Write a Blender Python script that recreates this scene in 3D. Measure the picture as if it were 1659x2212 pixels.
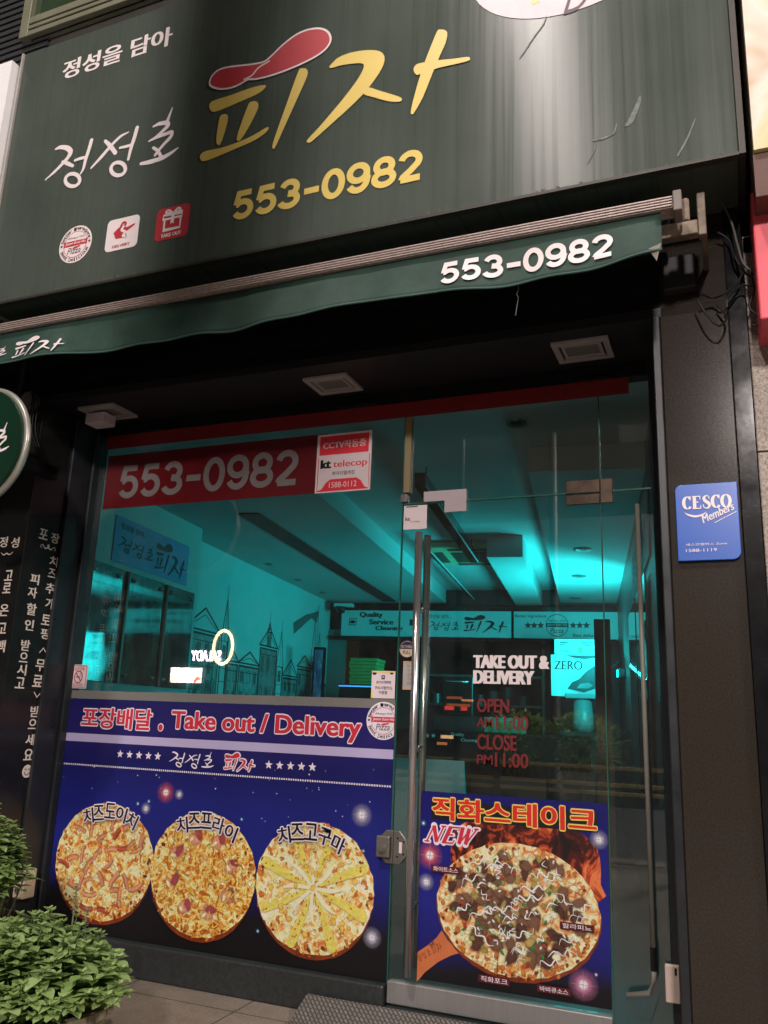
import bpy, math, random
from mathutils import Vector, Matrix
for o in list(bpy.data.objects): bpy.data.objects.remove(o)
S = bpy.context.scene
COL = S.collection
rng = random.Random(11)
# ---------------------------------------------------------------- camera
RX = Vector((0.92372289, 0.38128475, 0.03685049))
RU = Vector((0.05820197, -0.23478166, 0.97030413))
RB = Vector((0.37861399, -0.89414737, -0.23906471))
CAM = Vector((1.40, -3.54, 1.15))
F, CX, CY = 1812.578, 829.5, 1106.0
cd = bpy.data.cameras.new('camera')
cd.sensor_fit = 'VERTICAL'; cd.sensor_height = 36; cd.lens = F / 2212 * 36
cd.clip_start = .05; cd.clip_end = 300
co = bpy.data.objects.new('camera', cd); COL.objects.link(co)
mw = Matrix((RX, RU, RB)).transposed().to_4x4(); mw.translation = CAM
co.matrix_world = mw
S.camera = co
# ---------------------------------------------------------------- world, sun, exposure
W = bpy.data.worlds.new("World"); S.world = W; W.use_nodes = True
nt = W.node_tree; bg = nt.nodes['Background']
sky = nt.nodes.new('ShaderNodeTexSky'); sky.sky_type = 'NISHITA'; sky.sun_disc = False
sky.sun_elevation = math.radians(3); sky.sun_rotation = math.radians(200)
nt.links.new(sky.outputs[0], bg.inputs[0]); bg.inputs[1].default_value = 0.004
sd = bpy.data.lights.new('sun', 'SUN'); sd.energy = 0.008; sd.angle = math.radians(20); sd.color = (.8, .88, 1)
so = bpy.data.objects.new('sun', sd); COL.objects.link(so); so.rotation_euler = (math.radians(50), 0, math.radians(-20))
S.view_settings.view_transform = 'Standard'; S.view_settings.look = 'None'
S.view_settings.exposure = 0; S.view_settings.gamma = 1
S.cycles.max_bounces = 12; S.cycles.transparent_max_bounces = 24
S.cycles.sample_clamp_indirect = 4
# ---------------------------------------------------------------- geometry of the place
def ray(px, py):
    x, y = (px - CX) / F, -(py - CY) / F
    return RX * x + RU * y - RB
def atY(px, py, Y):
    d = ray(px, py); return CAM + d * ((Y - CAM.y) / d.y)
def atZ(px, py, Z):
    d = ray(px, py); return CAM + d * ((Z - CAM.z) / d.z)
def atX(px, py, X):
    d = ray(px, py); return CAM + d * ((X - CAM.x) / d.x)
PHI = math.radians(9)
IU = Vector((math.cos(PHI), math.sin(PHI), 0)); IV = Vector((-math.sin(PHI), math.cos(PHI), 0)); IO = Vector((-1.85, 0, 0))
def inn(u, v, z): return IO + IU * u + IV * v + Vector((0, 0, z))
def loc(P): d = P - IO; return (d.dot(IU), d.dot(IV), P.z)
def iz(px, py, z): return loc(atZ(px, py, z))
def iu(px, py, u):
    d = ray(px, py); return loc(CAM + d * ((u - (CAM - IO).dot(IU)) / d.dot(IU)))
def iv(px, py, v):
    d = ray(px, py); return loc(CAM + d * ((v - (CAM - IO).dot(IV)) / d.dot(IV)))
# frames: (a, b, offset towards the viewer) -> world
def front(Y): return lambda a, b, o=0: Vector((a, Y - o, b))
def side(X): return lambda a, b, o=0: Vector((X + o, a, b))
def inback(v): return lambda a, b, o=0: inn(a, v - o, b)
def inleft(u): return lambda a, b, o=0: inn(u + o, a, b)
def inright(u): return lambda a, b, o=0: inn(u - o, a, b)
def down(Z): return lambda a, b, o=0: Vector((a, b, Z - o))
# ---------------------------------------------------------------- materials
def lin(c): c /= 255; return c / 12.92 if c <= .04045 else ((c + .055) / 1.055) ** 2.4
def C(r, g, b, k=1.25): return (min(.85, lin(r) * k), min(.85, lin(g) * k), min(.85, lin(b) * k), 1)
MATS = {}
def nodes(name):
    m = bpy.data.materials.new(name); m.use_nodes = True; MATS[name] = m
    t = m.node_tree; return m, t, t.nodes['Principled BSDF']
def N(t, kind, **kw):
    n = t.nodes.new('ShaderNode' + kind)
    for k, v in kw.items():
        if k in n.inputs: n.inputs[k].default_value = v
        else: setattr(n, k, v)
    return n
def ramp(t, stops, fac=None):
    r = t.nodes.new('ShaderNodeValToRGB'); e = r.color_ramp.elements
    while len(e) < len(stops): e.new(.5)
    for i, (p, c) in enumerate(stops): e[i].position = p; e[i].color = c if len(c) == 4 else (*c, 1)
    if fac is not None: t.links.new(fac, r.inputs[0])
    return r
def pm(name, col, rough=.5, metal=0, var=.12, vs=6, bump=0, bs=80, spec=.5, stretch=(1, 1, 1), rvar=.0):
    if name in MATS: return MATS[name]
    m, t, b = nodes(name)
    b.inputs['Roughness'].default_value = rough; b.inputs['Metallic'].default_value = metal
    b.inputs['Specular IOR Level'].default_value = spec
    tc = N(t, 'TexCoord'); mp = N(t, 'Mapping'); mp.inputs['Scale'].default_value = stretch
    t.links.new(tc.outputs['Object'], mp.inputs[0])
    if var or rvar:
        n = N(t, 'TexNoise', Scale=vs, Detail=6, Roughness=.65); t.links.new(mp.outputs[0], n.inputs['Vector'])
        lo = tuple(max(0, c * (1 - var)) for c in col[:3]); hi = tuple(min(.9, c * (1 + var)) for c in col[:3])
        r = ramp(t, [(.3, lo), (.7, hi)], n.outputs[0]); t.links.new(r.outputs[0], b.inputs['Base Color'])
        if rvar:
            mr = N(t, 'MapRange'); mr.inputs[1].default_value = .3; mr.inputs[2].default_value = .7
            mr.inputs[3].default_value = max(0.02, rough - rvar); mr.inputs[4].default_value = min(1, rough + rvar)
            t.links.new(n.outputs[0], mr.inputs[0]); t.links.new(mr.outputs[0], b.inputs['Roughness'])
    else: b.inputs['Base Color'].default_value = col
    if bump:
        n2 = N(t, 'TexNoise', Scale=bs, Detail=4); t.links.new(mp.outputs[0], n2.inputs['Vector'])
        bp = N(t, 'Bump', Strength=bump, Distance=.01); t.links.new(n2.outputs[0], bp.inputs['Height']); t.links.new(bp.outputs[0], b.inputs['Normal'])
    return m
def em(name, col, s):
    if name in MATS: return MATS[name]
    m, t, b = nodes(name)
    b.inputs['Base Color'].default_value = (*[c * .5 for c in col[:3]], 1)
    b.inputs['Emission Color'].default_value = (*col[:3], 1); b.inputs['Emission Strength'].default_value = s
    return m
def glassmat(name, tint, base=.07, rough=0):
    m, t, b = nodes(name); t.nodes.remove(b)
    lw = N(t, 'LayerWeight', Blend=.5)
    p = N(t, 'Math', operation='POWER'); p.inputs[1].default_value = 5; t.links.new(lw.outputs['Facing'], p.inputs[0])
    mr = N(t, 'MapRange'); mr.inputs[3].default_value = base; mr.inputs[4].default_value = 1; t.links.new(p.outputs[0], mr.inputs[0])
    tr = N(t, 'BsdfTransparent'); tr.inputs[0].default_value = (*tint, 1)
    gl = N(t, 'BsdfGlossy', Roughness=rough); gl.inputs[0].default_value = (1, 1, 1, 1)
    mx = N(t, 'MixShader'); t.links.new(mr.outputs[0], mx.inputs[0]); t.links.new(tr.outputs[0], mx.inputs[1]); t.links.new(gl.outputs[0], mx.inputs[2])
    t.links.new(mx.outputs[0], t.nodes['Material Output'].inputs[0]); return m
def hazeglass(name):
    m, t, b = nodes(name); t.nodes.remove(b)
    lw = N(t, 'LayerWeight', Blend=.5); p = N(t, 'Math', operation='POWER'); p.inputs[1].default_value = 5; t.links.new(lw.outputs['Facing'], p.inputs[0])
    mr = N(t, 'MapRange'); mr.inputs[3].default_value = .075; mr.inputs[4].default_value = 1; t.links.new(p.outputs[0], mr.inputs[0])
    tr = N(t, 'BsdfTransparent'); tr.inputs[0].default_value = (.93, .96, .94, 1); gl = N(t, 'BsdfGlossy', Roughness=0); gl.inputs[0].default_value = (1, 1, 1, 1)
    mx = N(t, 'MixShader'); t.links.new(mr.outputs[0], mx.inputs[0]); t.links.new(tr.outputs[0], mx.inputs[1]); t.links.new(gl.outputs[0], mx.inputs[2])
    tc = N(t, 'TexCoord'); n = N(t, 'TexNoise', Scale=3.2, Detail=8, Roughness=.72, Distortion=1.6); t.links.new(tc.outputs['Object'], n.inputs[0])
    m2 = N(t, 'MapRange'); m2.inputs[1].default_value = .35; m2.inputs[2].default_value = .75; m2.inputs[3].default_value = .001; m2.inputs[4].default_value = .016; t.links.new(n.outputs[0], m2.inputs[0])
    df = N(t, 'BsdfDiffuse'); df.inputs[0].default_value = (.7, .7, .68, 1); m3 = N(t, 'MixShader'); t.links.new(m2.outputs[0], m3.inputs[0]); t.links.new(mx.outputs[0], m3.inputs[1]); t.links.new(df.outputs[0], m3.inputs[2])
    t.links.new(m3.outputs[0], t.nodes['Material Output'].inputs[0]); return m
def vcol(name='printed_colours', rough=.45):
    if name in MATS: return MATS[name]
    m, t, b = nodes(name); a = N(t, 'VertexColor'); a.layer_name = 'ink'
    t.links.new(a.outputs[0], b.inputs['Base Color']); b.inputs['Roughness'].default_value = rough
    return m
def softcol(name='printed_food_colours'):
    if name in MATS: return MATS[name]
    m, t, b = nodes(name); a = N(t, 'VertexColor'); a.layer_name = 'ink'; b.inputs['Roughness'].default_value = .42
    tc = N(t, 'TexCoord'); n = N(t, 'TexNoise', Scale=85, Detail=5, Roughness=.7); t.links.new(tc.outputs['Object'], n.inputs[0])
    r = ramp(t, [(.32, (.58, .54, .5)), (.5, (1, 1, 1)), (.7, (1.0, 1.0, 1.0))], n.outputs[0]); mx = N(t, 'Mix', data_type='RGBA', blend_type='MULTIPLY'); mx.inputs[0].default_value = 1
    t.links.new(a.outputs[0], mx.inputs[6]); t.links.new(r.outputs[0], mx.inputs[7]); t.links.new(mx.outputs[2], b.inputs['Base Color']); t.links.new(a.outputs[1], b.inputs['Alpha'])
    return m
# ---------------------------------------------------------------- mesh builder
class MB:
    def __init__(s): s.v = []; s.f = []; s.m = []; s.c = []
    def add(s, vs, fs, mi=0, cols=None):
        k = len(s.v); s.v += [Vector(p) for p in vs]
        s.c += list(cols) if cols else [(0, 0, 0)] * len(vs)
        for f in fs: s.f.append(tuple(k + i for i in f)); s.m.append(mi)
        return s
    def quad(s, a, b, c, d, mi=0): return s.add([a, b, c, d], [(0, 1, 2, 3)], mi)
    def box(s, lo, hi, mi=0, fr=None):
        x0, y0, z0 = lo; x1, y1, z1 = hi
        p = [(x, y, z) for z in (z0, z1) for y in (y0, y1) for x in (x0, x1)]
        if fr: p = [fr(*q) for q in p]
        return s.add(p, [(0, 2, 3, 1), (4, 5, 7, 6), (0, 1, 5, 4), (2, 6, 7, 3), (0, 4, 6, 2), (1, 3, 7, 5)], mi)
    def ibox(s, lo, hi, mi=0): return s.box(lo, hi, mi, inn)
    def tube(s, pts, r, n=12, mi=0, cap=True):
        pts = [Vector(p) for p in pts]; rs = r if isinstance(r, (list, tuple)) else [r] * len(pts)
        k = len(s.v); ref = Vector((.31, .17, .93))
        for i, p in enumerate(pts):
            d = (pts[min(i + 1, len(pts) - 1)] - pts[max(i - 1, 0)]).normalized()
            a = d.cross(ref)
            if a.length < .05: a = d.cross(Vector((1, 0, 0)))
            a.normalize(); b = d.cross(a)
            for j in range(n):
                t = 2 * math.pi * j / n; s.v.append(p + (a * math.cos(t) + b * math.sin(t)) * rs[i]); s.c.append((0, 0, 0))
        for i in range(len(pts) - 1):
            for j in range(n):
                j2 = (j + 1) % n; s.f.append((k + i * n + j, k + i * n + j2, k + (i + 1) * n + j2, k + (i + 1) * n + j)); s.m.append(mi)
        if cap:
            s.f.append(tuple(k + j for j in range(n))[::-1]); s.m.append(mi)
            e = k + (len(pts) - 1) * n; s.f.append(tuple(e + j for j in range(n))); s.m.append(mi)
        return s
    def lathe(s, c, prof, n=24, mi=0):
        c = Vector(c); k = len(s.v)
        for r, z in prof:
            for j in range(n):
                t = 2 * math.pi * j / n; s.v.append(c + Vector((r * math.cos(t), r * math.sin(t), z))); s.c.append((0, 0, 0))
        for i in range(len(prof) - 1):
            for j in range(n):
                j2 = (j + 1) % n; s.f.append((k + i * n + j, k + i * n + j2, k + (i + 1) * n + j2, k + (i + 1) * n + j)); s.m.append(mi)
        return s
    def prism(s, pts, fr, o0, o1, mi=0):
        n = len(pts); vs = [fr(a, b, o0) for a, b in pts] + [fr(a, b, o1) for a, b in pts]
        return s.add(vs, [tuple(range(n)), tuple(range(2 * n - 1, n - 1, -1))] + [(i, i + n, (i + 1) % n + n, (i + 1) % n) for i in range(n)], mi)
    # flat print
    def poly(s, pts, fr, o, mi=0): return s.add([fr(a, b, o) for a, b in pts], [tuple(range(len(pts)))], mi)
    def rect(s, a0, b0, a1, b1, fr, o, mi=0): return s.poly([(a0, b0), (a1, b0), (a1, b1), (a0, b1)], fr, o, mi)
    def disc(s, a, b, ra, rb, fr, o, mi=0, n=40, jit=0, clip=None):
        pts = []
        for j in range(n):
            t = 2 * math.pi * j / n; k = 1 + rng.uniform(-jit, jit)
            x = a + ra * k * math.cos(t)
            if clip is not None: x = min(x, clip)
            pts.append((x, b + rb * k * math.sin(t)))
        return s.poly(pts, fr, o, mi)
    def glow(s, a, b, r, fr, o, c0, c1, c2, mi):
        n = 16; vs = [fr(a, b, o)]; cols = [(*c0, 1)]; L_ = ((.2, c0, 1), (.36, c1, .8), (.62, c1, .3), (1.05, c1, 0))
        for q, cc, al in L_:
            for j in range(n):
                t = 2 * math.pi * j / n; vs.append(fr(a + r * q * math.cos(t), b + r * q * math.sin(t), o)); cols.append((*cc, al))
        fs = [(0, 1 + j, 1 + (j + 1) % n) for j in range(n)]
        for l in range(len(L_) - 1): fs += [(1 + l * n + j, 1 + l * n + n + j, 1 + l * n + n + (j + 1) % n, 1 + l * n + (j + 1) % n) for j in range(n)]
        return s.add(vs, fs, mi, cols)
    def stroke(s, pts, w, fr, o, mi=0, closed=False, smooth=5, cap=True):
        P = [Vector((p[0], p[1])) for p in pts]
        ws = [p[2] if len(p) > 2 else w for p in pts]
        if smooth > 1:
            Q = []; WS = []; n = len(P)
            for i in range(n if closed else n - 1):
                a, b, c, d = (P[(i - 1) % n] if closed or i else P[0] * 2 - P[1]), P[i], P[(i + 1) % n], (P[(i + 2) % n] if closed or i + 2 < n else P[n - 1] * 2 - P[n - 2])
                for k in range(smooth):
                    t = k / smooth
                    Q.append(.5 * ((2 * b) + (c - a) * t + (2 * a - 5 * b + 4 * c - d) * t * t + (3 * b - 3 * c + d - a) * t ** 3))
                    WS.append(ws[i] * (1 - t) + ws[(i + 1) % n] * t)
            if not closed: Q.append(P[-1]); WS.append(ws[-1])
            P, ws = Q, WS
        n = len(P); L = []; Rr = []
        for i in range(n):
            if closed: d = P[(i + 1) % n] - P[i - 1]
            else: d = P[min(i + 1, n - 1)] - P[max(i - 1, 0)]
            if d.length < 1e-9: d = Vector((1, 0))
            d.normalize(); q = Vector((-d.y, d.x)) * ws[i] / 2
            if not closed and 0 < i < n - 1 and smooth <= 1:
                d1 = (P[i] - P[i - 1]).normalized(); cs = max(.5, abs(d1.dot(d))); q = q / cs
            L.append(P[i] + q); Rr.append(P[i] - q)
        k = len(s.v); e = 2e-5
        for i in range(n):
            s.v += [fr(L[i].x, L[i].y, o + e * i), fr(Rr[i].x, Rr[i].y, o + e * i)]; s.c += [(0, 0, 0)] * 2
        for i in range(n if closed else n - 1):
            j = (i + 1) % n; s.f.append((k + 2 * i, k + 2 * i + 1, k + 2 * j + 1, k + 2 * j)); s.m.append(mi)
        if cap and not closed:
            for i, sg in ((0, -1), (n - 1, 1)):
                if ws[i] > 1e-4:
                    d = (P[1] - P[0] if i == 0 else P[-1] - P[-2]).normalized() * sg; q = Vector((-d.y, d.x)); r = ws[i] / 2
                    s.poly([tuple(P[i] + q * r * math.cos(t) + d * r * math.sin(t)) for t in [math.pi * a / 6 for a in range(7)]], fr, o + e * i, mi)
        return s
    def soft(s, ring, fr, o, col, mi, rim=.62, lift=1.06, edge=.95):
        # a printed morsel whose outline fades out: ring of (a, b)
        n = len(ring); ca = sum(p[0] for p in ring) / n; cb = sum(p[1] for p in ring) / n
        vs = [fr(ca, cb, o)]; cs = [(*[min(.9, q * lift) for q in col], 1)]
        for k, al, sh in ((rim * .55, 1, 1.08), (rim, 1, edge), (1.06, 0, edge)):
            for p in ring: vs.append(fr(ca + (p[0] - ca) * k, cb + (p[1] - cb) * k, o)); cs.append((*[min(.9, q * sh) for q in col], al))
        fs = [(0, 1 + j, 1 + (j + 1) % n) for j in range(n)]
        for l in (0, 1): fs += [(1 + l * n + j, 1 + l * n + n + j, 1 + l * n + n + (j + 1) % n, 1 + l * n + (j + 1) % n) for j in range(n)]
        return s.add(vs, fs, mi, cs)
    def softstroke(s, pts, fr, o, col, mi, edge=.62, lift=1.2):
        P = [Vector(p[:2]) for p in pts]; n = len(P); vs = []; cs = []
        for i in range(n):
            d = P[min(i + 1, n - 1)] - P[max(i - 1, 0)]; d = d.normalized() if d.length > 1e-9 else Vector((1, 0)); q = Vector((-d.y, d.x)) * pts[i][2] / 2; end = 0 if i in (0, n - 1) else 1
            for k, al, sh in ((-1.1, 0, edge), (-.72, 1, edge), (.1, 1, lift), (.72, 1, .95), (1.1, 0, .9)): w = P[i] + q * k; vs.append(fr(w.x, w.y, o)); cs.append((*[min(.9, c * sh) for c in col], al * end))
        fs = [(5 * i + j, 5 * i + j + 1, 5 * i + j + 6, 5 * i + j + 5) for i in range(n - 1) for j in range(4)]
        return s.add(vs, fs, mi, cs)
    def star(s, a, b, r, fr, o, mi=0, k=.42, n=5):
        return s.poly([(a + (r if i % 2 == 0 else r * k) * math.sin(math.pi * i / n), b + (r if i % 2 == 0 else r * k) * math.cos(math.pi * i / n)) for i in range(2 * n)], fr, o, mi)
    def text(s, body, a0, b0, a1, b1, fr, o, mi=0, bold=0., smear=0., halo=0., hmi=0, shear=0., rot=0., nhal=10):
        vs, fs = glyphs(body, bold)
        def put(da, db, oo, m):
            ca, cb = (a0 + a1) / 2, (b0 + b1) / 2; cr, sr = math.cos(rot), math.sin(rot); out = []
            for x, y in vs:
                p, q = a0 + x * (a1 - a0) + (y - .5) * shear * (b1 - b0) + da - ca, b0 + y * (b1 - b0) + db - cb
                out.append(fr(ca + p * cr - q * sr, cb + p * sr + q * cr, oo))
            s.add(out, fs, m)
        if halo:
            for i in range(nhal):
                t = 2 * math.pi * i / nhal; put(halo * math.cos(t), halo * math.sin(t), o + 3e-5 * i, hmi)
            o += 6e-4
        put(0, 0, o, mi)
        if smear:
            for i, q in enumerate((-1, -.5, .5, 1)): put(smear * q, 0, o + 4e-5 * (i + 1), mi)
        return s
    def mark(s): s.marks = getattr(s, 'marks', []) + [(len(s.v), len(s.f))]; return s
    def build(s, name, mats, parent=None, bevel=0, smooth=False, **tags):
        if getattr(s, 'marks', None):            # several separate pieces: one object each
            mk = s.marks; s.marks = []; v0 = f0 = 0; last = None
            for v1, f1 in mk + [(len(s.v), len(s.f))]:
                if f1 > f0:
                    q = MB(); q.v = s.v[v0:v1]; q.c = s.c[v0:v1]; q.f = [tuple(i - v0 for i in f) for f in s.f[f0:f1]]; q.m = s.m[f0:f1]; last = q.build(name, mats, parent, bevel, smooth, **tags)
                v0, f0 = v1, f1
            return last
        if not isinstance(mats, (list, tuple)): mats = [mats]
        xs = [p.x for p in s.v]; ys = [p.y for p in s.v]; zs = [p.z for p in s.v]
        org = Vector(((min(xs) + max(xs)) / 2, (min(ys) + max(ys)) / 2, min(zs)))
        me = bpy.data.meshes.new(name); me.from_pydata([p - org for p in s.v], [], s.f)
        for m in mats: me.materials.append(m)
        me.polygons.foreach_set('material_index', s.m)
        if any(c != (0, 0, 0) for c in s.c):
            at = me.color_attributes.new('ink', 'FLOAT_COLOR', 'POINT')
            at.data.foreach_set('color', [q for c in s.c for q in (c if len(c) == 4 else (*c, 1))])
        if smooth: me.polygons.foreach_set('use_smooth', [True] * len(me.polygons))
        me.update()
        ob = bpy.data.objects.new(name, me); COL.objects.link(ob)
        if parent: ob.parent = parent; ob.location = org - wloc(parent)
        else: ob.location = org
        ob['wl'] = list(org)
        if bevel:
            b = ob.modifiers.new('bevel', 'BEVEL'); b.width = bevel; b.segments = 2; b.limit_method = 'ANGLE'; b.angle_limit = math.radians(40)
        if tags: tag(ob, **tags)
        return ob
def wloc(o): return Vector(o['wl'])
def tag(o, label=None, cat=None, group=None, kind=None):
    if label: o['label'] = label
    if cat: o['category'] = cat
    if group: o['group'] = group
    if kind: o['kind'] = kind
    return o
def thing(name, at, label, cat, group=None):
    o = bpy.data.objects.new(name, None); COL.objects.link(o); o.empty_display_size = .1
    o.location = at; o['wl'] = list(at); return tag(o, label, cat, group)
GC = {}
def glyphs(body, bold):
    key = (body, bold)
    if key in GC: return GC[key]
    c = bpy.data.curves.new('lettering', 'FONT'); c.body = body; c.offset = bold; c.resolution_u = 4
    o = bpy.data.objects.new('lettering', c); COL.objects.link(o)
    dg = bpy.context.evaluated_depsgraph_get(); dg.update()
    me = bpy.data.meshes.new_from_object(o.evaluated_get(dg))
    v = [(p.co.x, p.co.y) for p in me.vertices]; f = [tuple(p.vertices) for p in me.polygons]
    bpy.data.objects.remove(o); bpy.data.curves.remove(c); bpy.data.meshes.remove(me)
    x0 = min(p[0] for p in v); x1 = max(p[0] for p in v); y0 = min(p[1] for p in v); y1 = max(p[1] for p in v)
    v = [((x - x0) / max(1e-6, x1 - x0), (y - y0) / max(1e-6, y1 - y0)) for x, y in v]
    GC[key] = (v, f); return GC[key]
def P2(px, py, Y): p = atY(px, py, Y); return (p.x, p.z)
def box2(bl, tr, Y):
    a = P2(*bl, Y); b = P2(*tr, Y); return a[0], a[1], b[0], b[1]
# digits drawn as centre lines in a 0.6 x 1 box
def arc(cx, cy, rx, ry, a0, a1, n=12): return [(cx + rx * math.cos(math.radians(a0 + (a1 - a0) * i / n)), cy + ry * math.sin(math.radians(a0 + (a1 - a0) * i / n))) for i in range(n + 1)]
DIG = {'5': [([(.5, .91), (.16, .91), (.10, .52)], 0), (([(.105, .53)] + arc(.29, .345, .215, .26, 135, -155, 16)), 0)],
       '3': [(arc(.29, .70, .19, .215, 165, -80, 12) + [(.26, .50)], 0), ([(.26, .525)] + arc(.285, .30, .22, .215, 80, -165, 14), 0)],
       '0': [(arc(.3, .5, .215, .415, 0, 360, 28)[:-1], 1)],
       '9': [(arc(.295, .665, .21, .255, 0, 360, 24)[:-1], 1), ([(.505, .66), (.51, .48)] + arc(.29, .42, .225, .335, 10, -150, 12), 0)],
       '8': [(arc(.3, .70, .185, .215, 0, 360, 24)[:-1], 1), (arc(.3, .295, .22, .215, 0, 360, 24)[:-1], 1)],
       '2': [(arc(.295, .68, .205, .235, 170, -35, 12) + [(.30, .34), (.13, .175), (.10, .085)], 0), ([(.08, .085), (.53, .085)], 0)],
       '-': [([(.06, .45), (.44, .45)], 0)]}
def phone(mb, a0, b0, a1, b1, fr, o, mi=0, w=.178):
    adv = {'-': .5}; tot = sum(adv.get(ch, .62) for ch in '553-0982') - .02
    k = (a1 - a0) / tot; h = b1 - b0; x = a0
    for n, ch in enumerate('553-0982'):
        for q, (pts, cl) in enumerate(DIG[ch]):
            st = [(x + p[0] * k, b0 + p[1] * h) for p in pts]
            mb.stroke(st, w * (k * .55 + h * .45), fr, o + .0006 * q + .00015 * n, mi, closed=bool(cl), smooth=1, cap=False)
        x += adv.get(ch, .62) * k
LAMP_LOW, LAMP_HIGH, LAMP_SIDE, CYAN, CYAN2 = 2700, 5300, 1250, 36, 42
# ---------------------------------------------------------------- brush lettering, traced as strokes on the sign plane
SY = -.75
NAME_ST = [
 [(242,645,6),(262,637,12),(290,640,15),(306,656,16),(296,680,13),(268,712,11),(235,745,9),(198,778,4)],
 [(272,700,9),(295,708,12),(316,718,9)],
 [(397,607,12),(388,640,12),(372,690,11),(362,730,9),(350,752,5)],
 [(326,694,8),(350,686,10),(376,680,9)],
 [(556,572,4),(520,592,9),(480,632,10),(440,678,11),(395,727,6)],
 [(456,610,9),(478,632,13),(500,662,12)],
 [(594,553,12),(584,590,12),(568,640,11),(556,690,8)],
 [(520,640,7),(548,634,9),(574,626,8)],
 [(746,466,3),(734,498,7),(720,535,11)],
 [(664,548,6),(690,536,11),(722,532,13),(726,545,12),(700,572,10),(672,596,8),(645,612,5)],
 [(655,606,7),(690,590,10),(724,578,11),(744,572,10),(738,594,11),(712,622,10),(690,648,9),(672,672,8)],
 [(664,640,8),(684,654,9),(698,680,10)],
 [(610,708,9),(650,700,13),(700,684,13),(740,662,10),(770,640,4)]]
NAME_RING = [(316,780,31,27,11), (513,732,31,28,11)]
PI_POLY = [
 [(905,462),(915,442),(940,431),(1000,412),(1060,390),(1110,375),(1145,369),(1150,376),(1132,396),(1100,414),(1050,436),(990,462),(945,480),(918,484)],
 [(950,512),(960,498),(974,494),(986,502),(984,530),(972,575),(956,620),(944,628),(936,612),(941,560)],
 [(1074,455),(1090,441),(1108,440),(1118,452),(1114,476),(1088,530),(1050,594),(1034,610),(1024,602),(1040,545)],
 [(865,682),(874,664),(900,652),(960,640),(1040,612),(1100,584),(1154,552),(1162,560),(1136,586),(1090,614),(1030,640),(960,670),(905,692),(876,698)],
 [(1290,312),(1304,299),(1320,298),(1331,310),(1326,338),(1290,420),(1240,530),(1196,628),(1184,645),(1178,632),(1196,574),(1240,450)],
 [(1424,292),(1440,272),(1466,250),(1510,232),(1560,222),(1610,219),(1645,226),(1662,246),(1660,276),(1640,318),(1600,374),(1560,420),(1500,478),(1420,550),(1350,612),(1332,618),(1330,606),(1380,552),(1450,470),(1510,396),(1556,330),(1574,288),(1560,276),(1520,278),(1470,286),(1436,296)],
 [(1572,408),(1590,380),(1640,394),(1700,412),(1732,424),(1738,434),(1724,442),(1680,440),(1620,424)],
 [(1889,140),(1904,131),(1925,134),(1934,150),(1926,190),(1900,248),(1870,320),(1830,420),(1792,488),(1782,496),(1776,484),(1796,400),(1826,300),(1856,220)],
 [(1788,304),(1796,286),(1816,276),(1890,264),(1960,257),(2020,249),(2031,254),(2024,266),(1960,282),(1890,298),(1820,322),(1800,326)]]
SPOON = [(912,358),(920,334),(945,310),(985,297),(1040,290),(1100,283),(1145,272),(1180,244),(1225,200),(1280,158),(1330,136),(1380,130),(1412,142),(1426,168),(1418,198),(1385,230),(1330,262),(1250,298),(1170,326),(1110,340),(1075,342),(1050,356),(1015,374),(970,383),(935,379),(916,370)]
SPOON_LINE = [(1058,346,5),(1090,330,5),(1120,296,5),(1166,268,5)]
def pl(p): q = P2(p[0] * .5, p[1] * .5, SY); return (q[0], q[1]) + ((p[2] * .5 * .0032,) if len(p) > 2 else ())
NAME_ST = [[pl(p) for p in s] for s in NAME_ST]
NAME_RING = [[pl((cx + rx * math.cos(t), cy + ry * math.sin(t), w)) for t in [2 * math.pi * i / 20 for i in range(20)]] for cx, cy, rx, ry, w in NAME_RING]
PI_POLY = [[pl(p) for p in s] for s in PI_POLY]; SPOON = [pl(p) for p in SPOON]; SPOON_LINE = [pl(p) for p in SPOON_LINE]
def bb(ls): xs = [p[0] for l in ls for p in l]; zs = [p[1] for l in ls for p in l]; return min(xs), min(zs), max(xs), max(zs)
NB = bb(NAME_ST + NAME_RING); PB = bb(PI_POLY + [SPOON])
def fit(src, dst):
    sx = (dst[2] - dst[0]) / (src[2] - src[0]); sz = (dst[3] - dst[1]) / (src[3] - src[1])
    return (lambda p: (dst[0] + (p[0] - src[0]) * sx, dst[1] + (p[1] - src[1]) * sz) + ((p[2] * (sx + sz) / 2,) if len(p) > 2 else ())), (sx + sz) / 2
def logo_name(mb, box, fr, o, mi, fat=1.0):
    g, s = fit(NB, box)
    def w(p): q = g(p); return (q[0], q[1], q[2] * fat)
    for i, st in enumerate(NAME_ST): mb.stroke([w(p) for p in st], 0, fr, o + 4e-4 * (i % 4), mi, smooth=4)
    for st in NAME_RING: mb.stroke([w(p) for p in st], 0, fr, o + 2e-3, mi, closed=True, smooth=2)
def grow(pts, d):
    n = len(pts); A = sum(pts[i][0] * pts[(i + 1) % n][1] - pts[(i + 1) % n][0] * pts[i][1] for i in range(n)); sg = 1 if A > 0 else -1; out = []
    for i in range(n):
        t = Vector((pts[(i + 1) % n][0] - pts[i - 1][0], pts[(i + 1) % n][1] - pts[i - 1][1])).normalized()
        out.append((pts[i][0] + sg * t.y * d, pts[i][1] - sg * t.x * d))
    return out
def smooth_poly(pts, k=3):
    n = len(pts); out = []
    for i in range(n):
        a, b, c, d = [Vector(pts[(i + j) % n]) for j in (-1, 0, 1, 2)]
        for q in range(k):
            t = q / k; v = .5 * ((2 * b) + (c - a) * t + (2 * a - 5 * b + 4 * c - d) * t * t + (3 * b - 3 * c + d - a) * t ** 3); out.append((v.x, v.y))
    return out
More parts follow.
